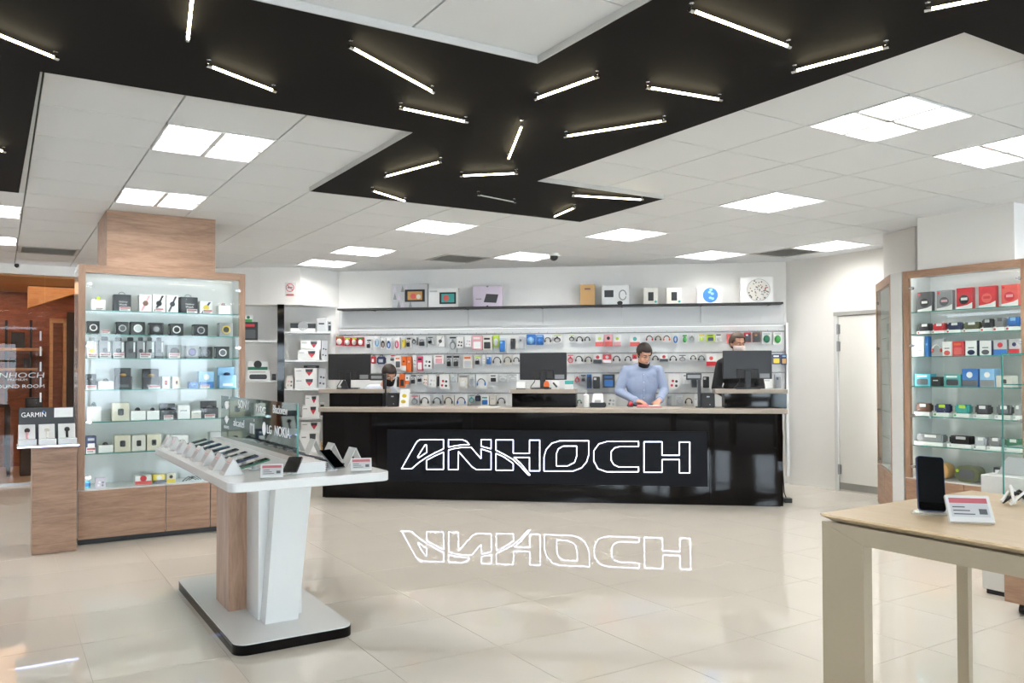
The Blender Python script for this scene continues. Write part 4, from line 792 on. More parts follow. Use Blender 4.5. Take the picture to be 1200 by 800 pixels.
# ------------------------------------------------------------------ shelving bay and niche
bay = thing('shelf_bay', 'white shelving bay with stacked white cartons beside the black upright', 'shelf', BAY.w(0, 0, 0), BAY.a)
bys = -.3
xb0 = XP1 + .005; xb1 = -.12
BZS = []
for v in (388, 421.5, 455, 489):
    z = BAY.px(350, v, bys).z; BZS.append(z); bx('shelf_board', WHITEL, bay, xb0, xb1, bys, .015, z - .025, z)
def bayrow(items, shelf, where):
    for rc, kind, cols, lab in items: product(BAY, rc, kind, cols, bys + .03, .2, lab, 'cartons in the shelving bay', BZS[shelf] if rc[3] > -1 else None)
def heart(t, w, h):
    patch(t, 'cup_picture', [(-w * .0, h * .62), (w * .3, h * .62), (w * .32, h * .9), (-w * .02, h * .9)][::1], 'charcoal'); patch(t, 'cup_point', [(w * .0, h * .62), (w * .3, h * .62), (w * .15, h * .22)], 'red'); patch(t, 'title_bar', [(-w * .44, h * .7), (-w * .2, h * .7), (-w * .2, h * .76), (-w * .44, h * .76)], 'grey')
def whitebox(rc, z, lab, depth=.2, d=-.27):
    x0, x1, z0, z1 = BAY.rect(*rc, d); w = x1 - x0; h = z1 - z0
    t = thing('product_box', lab, 'box', BAY.w((x0 + x1) / 2, d, z), BAY.a, 'cartons in the shelving bay'); bx('carton', pm('white'), t, -w / 2, w / 2, 0, depth, 0, h, .002); heart(t, w, h); return z + h
product(BAY, (340, 378.7, 370, 387.5), 'strip', ('black', 'white', 'grey'), -.27, .16, 'long black and white carton on the top bay shelf', 'cartons in the shelving bay', BZS[0])
product(BAY, (371, 373, 383, 387.5), 'plain', ('lightgrey', 'charcoal', 'black'), -.2, .16, 'tall pale grey carton on the top bay shelf', 'cartons in the shelving bay', BZS[0])
product(BAY, (384, 376, 388.5, 388), 'box', ('lightgrey', 'charcoal', 'black'), -.2, .1, 'narrow grey and black carton on the top bay shelf', 'cartons in the shelving bay', BZS[0])
z = whitebox((348.6, 409.5, 374, 421), BZS[1], 'lower white cup carton on the second bay shelf'); whitebox((352.4, 398, 376, 409.3), z, 'upper white cup carton on the second bay shelf')
product(BAY, (376.3, 398, 384, 421), 'pics', ('lightgrey', 'charcoal', 'black'), -.24, .12, 'upright carton with black bottle pictures on the second bay shelf', 'cartons in the shelving bay', BZS[1])
z = whitebox((345.5, 443, 371.5, 455), BZS[2], 'lower white cup carton on the third bay shelf'); z2 = whitebox((345, 431, 371.5, 442.7), z, 'middle white cup carton on the third bay shelf')
x0, x1, _, _ = BAY.rect(356, 425, 374, 430, -.2); t = thing('set_top_box', 'flat dark device lying on the third bay shelf stack', 'device', BAY.w((x0 + x1) / 2, -.2, z2), BAY.a); bx('casing', PLAST, t, -(x1 - x0) / 2, (x1 - x0) / 2, 0, .14, 0, .035, .004); bx('display_strip', pm('grey'), t, -.05, .05, -.001, .001, .012, .022)
product(BAY, (372.5, 431, 382, 455), 'pics', ('lightgrey', 'charcoal', 'black'), -.24, .12, 'upright carton with black bottle pictures on the third bay shelf', 'cartons in the shelving bay', BZS[2])
product(BAY, (335, 440, 344, 455), 'pics', ('offwhite', 'navy', 'pink'), -.25, .1, 'small pale carton with coloured dots beside the black upright', 'cartons in the shelving bay', BZS[2])
z = whitebox((354, 475.5, 374, 489), BZS[3], 'lower white cup carton on the lowest bay shelf'); whitebox((357.6, 463, 373.4, 475), z, 'upper plain white carton on the lowest bay shelf')
product(BAY, (374.5, 472, 381, 489), 'box', ('offwhite', 'charcoal', 'black'), -.24, .12, 'upright pale carton at the end of the lowest bay shelf', 'cartons in the shelving bay', BZS[3])
zf = BAY.px(360, 530, -.3).z; bx('shelf_board', WHITEL, bay, xb0, xb1, bys, .015, zf - .025, zf)
z = whitebox((352, 506, 374, 530), zf, 'large white cup carton on the bay bottom board'); z = whitebox((353, 494, 376, 505.5), z, 'grey shadowed cup carton stacked on the bay bottom board')
product(BAY, (376, 518, 382, 530), 'plain', ('kraft', 'brown', 'tan'), -.26, .1, 'brown cardboard carton on the bay bottom board', 'cartons in the shelving bay', zf)
nch = thing('niche_shelves', 'white wall shelves in the narrow niche beside the watch cabinet', 'shelf', BAY.w(0, 0, 0), BAY.a)
nx0 = BAY.px(270, 420, -.3).x; nx1 = XP0 - .005; NZ = []
for v in (398.5, 445.5, 480):
    z = BAY.px(305, v, -.3).z; NZ.append(z); bx('shelf_board', WHITEL, nch, nx0, nx1, -.3, .015, z - .025, z)
product(BAY, (284, 377, 302, 398), 'box', ('charcoal', 'darkgrey', 'red'), -.26, .14, 'black and red carton on the upper niche shelf', 'goods in the niche', NZ[0])
x0, x1, z0, z1 = BAY.rect(284, 377, 302, 398, -.26)
product(BAY, (286, 369, 296, 376.6), 'strip', ('white', 'green', 'darkgreen'), -.26, .1, 'small green and white carton on top of black and red carton', 'goods in the niche', z1)
x0, x1, z0, z1 = BAY.rect(288, 433.5, 317, 445, -.26); t = product(BAY, (288, 433.5, 317, 445), 'box', ('white', 'charcoal', 'lightgrey'), -.26, .15, 'white carton with dark speaker picture on the lower niche shelf', 'goods in the niche', NZ[1])
product(BAY, (290, 423.5, 314, 433), 'strip', ('white', 'darkgreen', 'black'), -.26, .12, 'green and white carton lying on the speaker picture carton', 'goods in the niche', z1)
product(BAY, (318.5, 438, 323.5, 445), 'plain', ('black', 'darkgrey', 'grey'), -.26, .06, 'small black carton at the end of the lower niche shelf', 'goods in the niche', NZ[1])

# ================================================================== COUNTER
CL = 4.93; CAng = -8.2
cmid = Vector((.334, 8.735, 0)); cdir = Vector((math.cos(math.radians(CAng)), math.sin(math.radians(CAng)), 0))
CF = Frame(cmid - cdir * CL / 2, CAng)
CT = 1.0; CD = .62
ct = thing('service_counter', 'long glossy black service counter with beige worktop and lit outline sign', 'counter', CF.w(0, 0, 0), CF.a)
xs_ = [0, CF.px(441, 530).x, CF.px(829, 530).x + .02, CL]
bx('carcass', BLACKM, ct, .01, CL - .01, .02, CD - .04, .0, .955)
for a, b in zip(xs_, xs_[1:]): bx('front_panel', BLACKG, ct, a + .001, b - .001, 0, .018, .006, .955, .001)
bx('end_panel', BLACKG, ct, -.012, .0, 0, CD - .04, .006, .955); bx('end_panel', BLACKG, ct, CL, CL + .012, 0, CD - .04, .006, .955)
bx('worktop', BEIGE, ct, CF.px(374, 480).x, CF.px(923, 480).x, -.025, CD, .957, CT, .003)
# raised monitor blocks on the worktop
RB = []
for (a, b, c, d, which) in ((374, 449, 386, 448, 'at the far end by the shelving bay'), (598, 675, 600, 675, 'in the middle of the counter'), (838, 923, 849, 922, 'at the end by the door wall')):
    y0 = .3; x0 = CF.px(c, 470, y0).x; x1 = CF.px(d, 470, y0).x
    t = thing('monitor_block', 'black glossy block with beige top %s' % which, 'stand', CF.w((x0 + x1) / 2, y0, CT), CF.a, 'raised monitor blocks on the counter'); w = (x1 - x0) / 2; xm = (x0 + x1) / 2
    bx('block_body', BLACKM, t, -w + .004, w - .004, .01, .3, 0, .155); bx('gloss_front', BLACKG, t, -w, w, 0, .009, 0, .155)
    bx('top_board', BEIGE, t, CF.px(a, 458, y0).x - xm, CF.px(b, 458, y0).x - xm, -.015, .32, .157, .2, .002); RB.append(CT + .2)
# lit sign box
sb_ = thing('outline_sign', 'dark sign box with white glowing outline letters ANHOCH on the counter front', 'sign', CF.w(0, 0, 0), CF.a)
x0, x1, z0, z1 = CF.rect(453.5, 504.5, 829, 567, -.04)
bx('sign_panel', mat('sign_face', '#15171c', rough=.5, spec=.12), sb_, x0, x1, -.04, -.002, z0, z1, .002)
GLOW = mat('sign_glow', '#ffffff', emit='#dfe6ff', estr=1.5)
def pa_(pts): return [(460 + x / 6.6667, 495 + y / 6.6667) for x, y in pts]
def pb_(pts): return [(640 + x / 6, 495 + y / 6) for x, y in pts]
LET = dict(A=[pa_([(70, 360), (150, 360), (205, 312), (265, 272), (330, 237), (398, 205), (398, 133), (215, 133), (195, 145), (180, 165)]), pa_([(195, 268), (255, 172), (265, 174), (268, 232), (202, 276)]), pa_([(265, 365), (265, 295), (330, 260), (398, 230), (398, 365)])],
           N=[pa_([(437, 192), (437, 133), (545, 133), (580, 148), (600, 171), (540, 174), (485, 182)]), pa_([(437, 367), (437, 215), (480, 203), (540, 194), (615, 194), (691, 282), (691, 206), (770, 230), (770, 367), (655, 367), (620, 345), (515, 225), (512, 367)]), pa_([(692, 133), (770, 133), (770, 205), (692, 185)])],
           H=[pa_([(808, 135), (943, 135), (943, 240), (1070, 240), (1070, 137), (1150, 137), (1150, 377), (1070, 377), (1070, 272), (948, 272), (1005, 322), (1075, 410), (1062, 410), (995, 338), (940, 288), (880, 252), (808, 216)]), pa_([(808, 240), (870, 268), (943, 320), (943, 372), (808, 372)])],
           O=[pb_([(-15, 341), (-15, 240), (0, 190), (40, 145), (95, 128), (300, 128), (300, 225), (285, 275), (250, 318), (190, 341)]), pb_([(72, 305), (72, 220), (85, 185), (120, 165), (215, 165), (215, 235), (200, 280), (150, 305)])],
           C=[pb_([(650, 132), (430, 132), (370, 150), (335, 200), (335, 270), (365, 325), (425, 346), (650, 346), (650, 312), (510, 312), (475, 295), (457, 265), (457, 205), (480, 178), (520, 168), (650, 168)])],
           H2=[pb_([(688, 135), (815, 135), (815, 230), (937, 230), (937, 137), (1010, 137), (1010, 354), (937, 354), (937, 260), (815, 260), (815, 349), (688, 349)])])
for k, loops in LET.items():
    m = MB()
    for lp_ in loops:
        pts = []
        for (u, v) in lp_:
            q = CF.px(u, v, -.046); pts.append((q.x, -.046, q.z))
        n = len(pts)
        for i in range(n): m.cyl(pts[i], pts[(i + 1) % n], .0046, 6)
    m.build('outline_letter', GLOW, sb_)
# loose things beside the right end: cable and a small board on the floor behind the counter
t = thing('power_cable', 'thin black cable hanging down behind the counter end by the door', 'cable', CF.w(CL + .05, .3, 0), CF.a)
MB().tube([(0, 0, .9), (.02, .02, .7), (.01, .0, .4), (.03, .02, .1), (.06, 0, .012)], .006, 6).build('cable_run', PLAST, t)
bx('plug_block', PLAST, t, .02, .1, -.05, .05, 0, .05, .005)

# ------------------------------------------------------------------ monitors, printers, pole displays
def monitor(rc, yb, zb, label, cable=False):
    x0, x1, z0, z1 = CF.rect(*rc, yb); w = (x1 - x0) / 2; xm = (x0 + x1) / 2
    t = thing('monitor', label, 'monitor', CF.w(xm, yb, zb), CF.a, 'black monitors seen from behind'); a = z0 - zb; b = z1 - zb
    bx('rear_shell', PLAST, t, -w, w, 0, .03, a, b, .006); bx('screen', SCREEN, t, -w + .01, w - .01, .0305, .033, a + .012, b - .01)
    bx('rating_sticker', pm('grey'), t, w * .5, w * .9, -.001, .001, a + .012, a + .06); bx('lower_housing', BLACKM, t, -w * .45, w * .45, -.02, .004, a + .005, a + .11, .006)
    bx('stand_neck', PLAST, t, -.03, .03, -.045, -.018, .012, a + .09, .004)
    MB().prism([(-.13, -.06), (.13, -.06), (.1, .09), (-.1, .09)], 0, .014).build('stand_base', PLAST, t)
    MB().tube([(-w * .3, -.02, a + .03), (-w * .35, -.05, a - .02), (-w * .5, -.05, .03), (-w * .55, .03, .008)], .005, 5).build('cable', PLAST, t)
monitor((384.4, 414.4, 434, 445), .46, RB[0], 'black monitor from behind, in front of the crouching clerk')
monitor((609, 413, 664, 445), .46, RB[1], 'black monitor from behind, on the middle block')
monitor((847, 410.6, 904.7, 444), .46, RB[2], 'black monitor from behind, hiding the clerk in black')
def pole_display(hd, pole, label):
    y = .36; x0, x1, z0, z1 = CF.rect(*hd, y); a0, a1, b0, b1 = CF.rect(*pole, y); xm = (a0 + a1) / 2
    t = thing('pole_display', label, 'display', CF.w(xm, y, CT), CF.a); r = (a1 - a0) / 2
    bx('pole', PLAST, t, -r, r, 0, .035, .012, z1 - CT, .003); bx('display_head', PLAST, t, x0 - xm, x1 - xm, -.02, .03, z0 - CT, z1 - CT, .004); bx('display_window', pm('grey'), t, (x0 - xm) * .9, (x1 - xm) * .9 - .01, -.0215, -.019, z0 - CT + .02, z1 - CT - .02); bx('foot', PLAST, t, -.04, r, -.02, .05, 0, .012)
pole_display((434, 438, 449, 445.5), (448.5, 440, 452, 476), 'black customer display on pole beside the masked crouching clerk')
pole_display((804, 437, 822, 445), (817.7, 442.5, 821.5, 477), 'black customer display on pole beside the clerk in blue shirt')
def printer(rc, label):
    y = .32; x0, x1, z0, z1 = CF.rect(*rc, y); w = (x1 - x0) / 2; h = z1 - CT
    t = thing('receipt_printer', label, 'printer', CF.w((x0 + x1) / 2, y, CT), CF.a)
    MB().hexa([(-w, 0, 0), (w, 0, 0), (w, .16, 0), (-w, .16, 0), (-w, .03, h), (w, .03, h), (w, .16, h), (-w, .16, h)]).build('printer_body', PLAST, t, .008)
    bx('paper_slot', pm('darkgrey'), t, -w * .7, w * .7, .05, .07, h - .001, h + .003); bx('badge', pm('silver'), t, -.015, .015, .008, .012, h * .72, h * .8); bx('status_light', pm('silver'), t, w * .2, w * .3, -.0005, .003, h * .18, h * .26)
printer((453, 460.6, 466, 476), 'black receipt printer in front of the masked crouching clerk')
printer((822, 460.6, 838, 477.5), 'black receipt printer beside the end monitor block')
# small counter things
def cthing(name, cat, label, rc, y): 
    x0, x1, z0, z1 = CF.rect(*rc, y); return thing(name, label, cat, CF.w((x0 + x1) / 2, y, CT), CF.a), (x1 - x0) / 2, z1 - CT
t, w, h = cthing('leaflet_card', 'leaflet', 'white leaflet card with yellow pictures standing by the receipt printer', (467.5, 456, 478.7, 476), .3)
MB().hexa([(-w, 0, 0), (w, 0, 0), (w, .004, 0), (-w, .004, 0), (-w, .05, h), (w, .05, h), (w, .054, h), (-w, .054, h)]).build('card', pm('white'), t)
for z, x in ((.62, .0), (.3, -.15)): MB().ell((x * w, .05 * z - .003, h * z), (w * .5, .004, h * .11)).build('yellow_picture', pm('yellow'), t)
MB().hexa([(-w, .055, 0), (w, .055, 0), (w, .06, 0), (-w, .06, 0), (-w, .054, h * .9), (w, .054, h * .9), (w, .058, h * .9), (-w, .058, h * .9)]).build('rear_leg', pm('white'), t)
t, w, h = cthing('sanitizer_bottle', 'bottle', 'white pump bottle standing on the counter beside the middle block', (683, 457.5, 690, 477), .3)
MB().cyl((0, w, 0), (0, w, h * .72), w, 14).cyl((0, w, h * .72), (0, w, h * .8), w, 14, r1=w * .35).build('bottle_body', pm('white'), t); MB().cyl((0, w, h * .8), (0, w, h * .95), w * .22, 8).box(-w * .9, w * .3, w * .7, w * 1.3, h * .94, h).build('pump', pm('white'), t)
t, w, h = cthing('card_terminal', 'terminal', 'white card terminal with black base on the counter', (690.8, 461.3, 710, 476.5), .3)
MB().box(-w, w, .02, .14, 0, h * .35).build('base', pm('black'), t, .008); MB().hexa([(-w * .7, .03, h * .35), (w * .7, .03, h * .35), (w * .7, .12, h * .35), (-w * .7, .12, h * .35), (-w * .6, .08, h), (w * .6, .08, h), (w * .6, .13, h), (-w * .6, .13, h)]).build('housing', pm('white'), t, .006); bx('key_panel', pm('lightgrey'), t, -w * .4, w * .4, .028, .035, h * .38, h * .55)
t, w, h = cthing('paper_tray', 'paper', 'sheet of white paper lying on the counter under the hook wall', (561, 473.5, 585, 477), .22)
bx('sheet', pm('white'), t, -w, w, -.06, .1, 0, .004); bx('sheet', pm('offwhite'), t, -w * .9, w * .95, -.05, .11, .0045, .008)
def bthing(name, cat, label, rc, blk, y=.42):
    x0, x1, z0, z1 = CF.rect(*rc, y); return thing(name, label, cat, CF.w((x0 + x1) / 2, y, RB[blk]), CF.a), (x1 - x0) / 2, z1 - RB[blk]
t, w, h = bthing('desk_calculator', 'calculator', 'white desk device on the middle block left of the monitor stand', (605, 447.5, 615.6, 454.4), 1, .325)
MB().hexa([(-w, 0, 0), (w, 0, 0), (w, .08, 0), (-w, .08, 0), (-w, .03, h), (w, .03, h), (w, .08, h), (-w, .08, h)]).build('casing', pm('white'), t, .004); bx('foot_strip', pm('black'), t, -w * 1.05, w * 1.05, -.004, .0, 0, .01)
t, w, h = bthing('tape_dispenser', 'dispenser', 'small orange and black dispenser beside the middle monitor neck', (637, 446, 643.5, 455), 1, .325)
MB().plate(circ(0, h * .5, w, h * .5, 14), 0, .04).build('roll', pm('orange'), t); bx('cradle', pm('black'), t, -w, w, -.005, .045, 0, h * .3, .004)
t, w, h = bthing('pen_card', 'card', 'white carded black stapler leaning on the middle block', (646, 445.6, 655, 455), 1, .325); bx('card', pm('white'), t, -w, w, 0, .01, 0, h); MB().tube([(-w * .5, -.006, h * .75), (w * .5, -.006, h * .25)], .01, 6).build('stapler', pm('black'), t)
t, w, h = bthing('ink_box', 'box', 'small teal and white carton at the end of the middle block', (662, 446, 671.5, 455), 1, .325); bx('carton', pm('white'), t, -w, w, 0, .05, 0, h * .6); bx('lid', pm('teal'), t, -w * 1.02, w * 1.02, -.001, .051, h * .6, h)
t, w, h = bthing('desk_phone', 'phone', 'black desk phone on the far block under the monitor', (399, 446, 407, 455), 0, .32); MB().hexa([(-w, 0, 0), (w, 0, 0), (w, .06, 0), (-w, .06, 0), (-w * .6, .03, h), (w * .2, .03, h), (w * .2, .06, h), (-w * .6, .06, h)]).build('phone_body', PLAST, t, .006); MB().tube([(-w, .02, h * .4), (-w * .3, .05, h * 1.05)], .012, 8).build('handset', PLAST, t)

# ================================================================== PHONE DISPLAY TABLE
PT = Frame(uw(1.305, 5.0), TH); TZ = .892
tb = thing('phone_display_table', 'white display table on oak and white posts with rounded black-edged base', 'table', PT.w(0, 0, 0), PT.a)
def rslab(x0, x1, y0, y1, r): return rrect(x0, x1, y0, y1, r, 6)
MB().prism(rslab(-.31, .31, -.87, .68, .07), 0, .05).build('base_edge', BLACKG, tb); MB().prism(rslab(-.308, .308, -.868, .678, .07), .0505, .056).build('base_plate', WHITEL, tb)
MB().prism(rslab(-.4, .41, -1.13, 1.02, .06), TZ - .045, TZ).build('table_top', WHITEL, tb, .003, 1)
bx('oak_post', WOODV, tb, -.2, -.1, -.25, .05, .056, TZ - .045); bx('post_core', WHITEL, tb, -.1, .14, -.5, .4, .056, TZ - .045)
MB().hexa([(-.09, -.6, .056), (.09, -.6, .056), (.09, -.5, .056), (-.09, -.5, .056), (-.03, -.6, TZ - .045), (.17, -.6, TZ - .045), (.17, -.5, TZ - .045), (-.03, -.5, TZ - .045)]).build('slanted_panel', WHITEL, tb, .002, 1)
bx('cable_ridge', WHITEL, tb, -.03, .12, -.95, .98, TZ, .945, .002)
# mirror glass brand strip
gp = thing('brand_glass', 'upright mirrored glass strip with white maker logos along the phone table', 'glass sign', PT.w(.05, 0, 0), PT.a)
GPL = Frame(PT.w(.05, 0), TH - 90)      # viewed from the aisle: x towards the viewer
MIR = mat('smoked_mirror', '#74827f', rough=.03, metal=1.0)
ga, gb = GPL.px(260, 490).x, GPL.px(349, 505).x; gz0 = .946; gz1 = GPL.px(349, 475).z + .01
pane = MB().box(-.004, .004, -gb, -ga, gz0, gz1).build('mirror_pane', MIR, gp)
bx('glass_edge', GEDGE, gp, -.0045, .0045, -gb - .003, -gb, gz0, gz1); bx('glass_edge', GEDGE, gp, -.0045, .0045, -ga, -ga + .003, gz0, gz1)
gl = link('lettering_group', None, gp, (0, 0, 0), math.radians(-90))
LOGO = mat('logo_white', '#f4f6f6', rough=.5)
def gtext(s, u0, v0, u1, v1):
    x0, x1 = GPL.px(u0, (v0 + v1) / 2).x, GPL.px(u1, (v0 + v1) / 2).x; um = (u0 + u1) / 2
    return text('logo_lettering', s, x0, x1, GPL.px(um, v1).z, GPL.px(um, v0).z, -.0052, LOGO, gl, .001)
for s_, a, b, c, d in (('SONY', 280, 469, 293, 479), ('htc', 301, 473, 312, 483), ('Blackview', 321, 475, 338, 485), ('HUAWEI', 263.5, 498.5, 269, 502), ('alcatel', 274.5, 491, 287, 500), ('mi', 294, 490.5, 299, 508), ('LG', 314, 498, 319, 508), ('NOKIA', 323, 500, 341, 512)): gtext(s_, a, b, c, d)
def gblob(poly):
    pts = []
    for u, v in poly: q = GPL.px(u, v); pts.append((q.x, q.z))
    return MB().plate(pts, -.0063, -.005).build('logo_mark', LOGO, gl)
gblob([(267 + x, 473 + y) for x, y in ((0, -2.6), (1.2, -3.6), (2.2, -2.4), (2.2, -1), (1.4, .2), (2.2, 1.6), (1.8, 4), (.8, 6.2), (0, 5.8), (-.8, 6.4), (-2, 4), (-2.6, 1), (-2.2, -2), (-1.2, -3.4))]); gblob([(269, 466), (270, 464), (270.4, 465), (269.8, 467.5)])
for k in range(5):
    a = math.radians(-60 + 30 * k); gblob([(266.5, 496.5), (266.5 + 2.2 * math.sin(a) - .6, 491 - 5 * math.cos(a) + 2), (266.5 + 2.6 * math.sin(a), 491 - 6 * math.cos(a) + 1.5), (266.5 + 2.2 * math.sin(a) + .6, 491 - 5 * math.cos(a) + 2)])
gblob([(310.5 + 2 * math.cos(k * .524), 502 + 8 * math.sin(k * .524)) for k in range(12)])

# A-frame tags and phones on the table
def tent(x, y, sgn, label, w=.1, h=.085, L=.1):
    t = thing('price_stand', label, 'price tag', PT.w(x, y, TZ), PT.a, 'folded price stands on the phone table')
    th_ = .004
    if sgn < 0: MB().plate([(-w / 2 + .005, .001), (w / 2 - .005, .001), (0, h - .006)], -L / 2 + .002, L / 2 - .002).build('wedge_core', WHITEL, t)
    MB().hexa([(-w / 2, -L / 2, 0), (-w / 2 + th_, -L / 2, 0), (-w / 2 + th_, L / 2, 0), (-w / 2, L / 2, 0), (-.002, -L / 2, h), (.002, -L / 2, h), (.002, L / 2, h), (-.002, L / 2, h)]).build('sloping_panel', WHITEL, t)
    MB().hexa([(w / 2 - th_, -L / 2, 0), (w / 2, -L / 2, 0), (w / 2, L / 2, 0), (w / 2 - th_, L / 2, 0), (-.002, -L / 2, h), (.002, -L / 2, h), (.002, L / 2, h), (-.002, L / 2, h)]).build('sloping_panel', WHITEL, t)
    s = sgn * w / 2; e = sgn * .0015
    def on(f, y0, y1, a, b): 
        p = lambda k: (s * (1 - k) + e, k * h); (x0, z0), (x1, z1) = p(a), p(b)
        MB().add([(x0, y0, z0), (x0, y1, z0), (x1, y1, z1), (x1, y0, z1)], [(0, 1, 2, 3)]).build(f, pm('grey' if f == 'print_block' else 'dullred'), t)
    on('print_block', -L * .38, L * .38, .2, .66); on('red_header', -L * .38, L * .38, .7, .86)
NY = 8
for k in range(NY):
    y = .98 - k * (.98 + .78) / (NY - 1)
    tent(-.31, y, -1, 'white folded price stand on the phone table aisle edge, %s from far end' % nth(k))
def phone(x, y, ang, tilt, cols, label, L=.155, W=.075, lift=.03):
    t = thing('smartphone', label, 'phone', PT.w(x, y, TZ), PT.a + ang, 'phones on the display table')
    R = Matrix.Rotation(-tilt, 4, 'Y')
    def slab_(n, x0, x1, y0, y1, z0, z1, m, bev):
        me = MB().box(x0, x1, y0, y1, z0, z1).mesh(n, m, bev); me.transform(Matrix.Translation((0, 0, lift)) @ R); link(n, me, t)
    slab_('body', -L / 2, L / 2, -W / 2, W / 2, 0, .009, pm(cols[0]), .004); slab_('screen', -L / 2 + .005, L / 2 - .005, -W / 2 + .004, W / 2 - .004, .0088, .0096, SCREEN, 0)
    MB().cyl((0, 0, 0), (0, 0, .006), .03, 14).cyl((0, 0, .006), (0, 0, lift - .002), .014, 10).build('holder', pm('clear'), t); MB().tube([(-L * .3, 0, .012), (-L * .35, .02, .004), (-L * .2, .05, .004), (.05, .06, .004)], .002, 5).build('tether', pm('white'), t)
pc = ['charcoal', 'charcoal', 'black', 'charcoal', 'darkgrey', 'silver', 'navy', 'darkgreen']
for k in range(8):
    y = .86 - k * (.86 + .66) / 7; phone(-.165, y, 0, math.radians(14), [pc[k]], '%s phone tilted behind the price stands, %s from far end' % (pn(pc[k]), nth(k)))
def etag(fr, x, y, z, ang, label, w=.105, h=.075, tilt=55):
    t = thing('price_display', label, 'price tag', fr.w(x, y, z), fr.a + ang, 'electronic price displays'); c, s = math.cos(math.radians(tilt)), math.sin(math.radians(tilt))
    def pl_(n, x0, x1, a, b, o0, o1, m):
        f = lambda a_, o: (a_ * c - o * s * -1 * -1, a_ * s + o * c)   # slope upward away from the viewer
        P = []
        for a_ in (a, b):
            for o in (o0, o1): P.append((a_ * c - o * s, a_ * s + o * c))
        (y00, z00), (y01, z01), (y10, z10), (y11, z11) = P
        MB().hexa([(x0, y00, z00), (x1, y00, z00), (x1, y10, z10), (x0, y10, z10), (x0, y01, z01), (x1, y01, z01), (x1, y11, z11), (x0, y11, z11)]).build(n, m, t)
    pl_('casing', -w / 2, w / 2, .002, h, 0, .012, WHITEL); pl_('screen', -w * .43, w * .43, h * .2, h * .7, .012, .0126, pm('lightgrey')); pl_('red_header', -w * .43, w * .43, h * .71, h * .9, .012, .0127, pm('dullred'))
    for k in range(3): pl_('print_line', -w * .38, w * (.1 - .1 * k), h * (.28 + .13 * k), h * (.32 + .13 * k), .0126, .0129, pm('darkgrey'))
    pl_('print_block', w * .2, w * .38, h * .3, h * .5, .0126, .0129, pm('darkgrey'))
    MB().box(-w * .3, w * .3, h * c * .6, h * c * .6 + .006, 0, h * s * .62).build('rear_prop', WHITEL, t)
etag(PT, -.19, -1.07, TZ, math.radians(-18), 'white price display at the near corner of the phone table beside a tilted phone')
phone(-.05, -.95, math.radians(60), math.radians(22), ['black'], 'black phone facing the viewer beside the near price display', lift=.045)
phone(.17, -.9, math.radians(110), math.radians(35), ['darkgrey'], 'grey backed phone propped up past the end of cable ridge', lift=.055)
etag(PT, .27, -1.06, TZ, math.radians(-20), 'white price display at the outer near corner of the phone table')
for k, y in enumerate((.25, -.1, -.42, -.76)):
    tent(.34, y, 1, 'white folded price stand behind the brand glass, %s from the far end' % nth(k), h=.1)
    phone(.2, y - .02, math.pi, math.radians(14), [('black', 'charcoal', 'darkgrey', 'black')[k]], '%s phone behind the brand glass, %s from the far end' % (pn(('black', 'charcoal', 'dark grey', 'black')[k]) if k != 2 else 'dark grey', nth(k)))

# ================================================================== WATCH PLINTH beside the cabinet
GO = atz(37, 651, 0); GF = Frame((GO.x, GO.y), TH)
pl0 = thing('watch_plinth', 'plain oak laminate plinth standing before the watch cabinet', 'plinth', GF.w(0, 0, 0), GF.a)
bx('plinth_body', WOOD, pl0, 0, .305, 0, .32, .004, .815, .001); bx('top_cap', WOOD, pl0, .0, .305, 0, .32, .816, .828)
wd = thing('watch_display', 'black and white counter display with three watches and GARMIN header', 'display', GF.w(0, 0, .829), GF.a)
a0 = -.1; a1 = .318
bx('base_tray', WHITEL, wd, a0, a1, -.03, .24, 0, .012); bx('glow_strip', emis('blue_glow', '#b9c8ff', 2.5), wd, a0, a1, -.034, -.0305, .001, .011)
bx('header_panel', PLAST, wd, a0 + .01, a1 - .02, .14, .16, .0125, .3, .003)
hx = lambda u: GF.px(u, 485, .14).x
x0, x1, z0, z1 = GF.rect(25, 483, 54, 488.5, .138); text('lettering', 'GARMIN', x0, x1, z0 - .829, z1 - .829, .1385, SIGNW, wd, .001)
x0, x1, z0, z1 = GF.rect(63.5, 477.5, 85.5, 488.5, .138); bx('white_card', pm('white'), wd, x0, x1, .134, .1395, z0 - .829, z1 - .829)
x0, x1, z0, z1 = GF.rect(49, 480.5, 53, 482.5, .138); MB().plate([(x0, z0 - .829), (x1, z0 - .829), ((x0 + x1) / 2, z1 - .829)], .136, .1385).build('blue_mark', pm('blue'), wd)
for k, (u0_, u1_) in enumerate(((21, 43), (45, 66), (68, 90))):
    x0, x1, _, _ = GF.rect(u0_, 495, u1_, 520, .03); st = MB()
    st.box(x0, x1, .0, .09, .0125, .06); st.hexa([(x0 + .003, .05, .06), (x1 - .008, .05, .06), (x1 - .008, .09, .06), (x0 + .003, .09, .06), (x0 + .003, .11, .17), (x1 - .008, .11, .17), (x1 - .008, .13, .17), (x0 + .003, .13, .17)])
    s = st.build('watch_stand', WHITEL, wd, .003, 1); xm = (x0 + x1) / 2
    wc_ = ('brown', 'offwhite', 'black')[k]
    MB().cyl((xm, .072, .125), (xm, .082, .13), .019, 16).build('watch_dial', pm('charcoal' if k != 1 else 'offwhite'), s); MB().tube([(xm, .074, .112), (xm, .062, .085), (xm, .05, .066)], .009, 6).build('watch_strap', pm(wc_ if k else 'pink'), s)

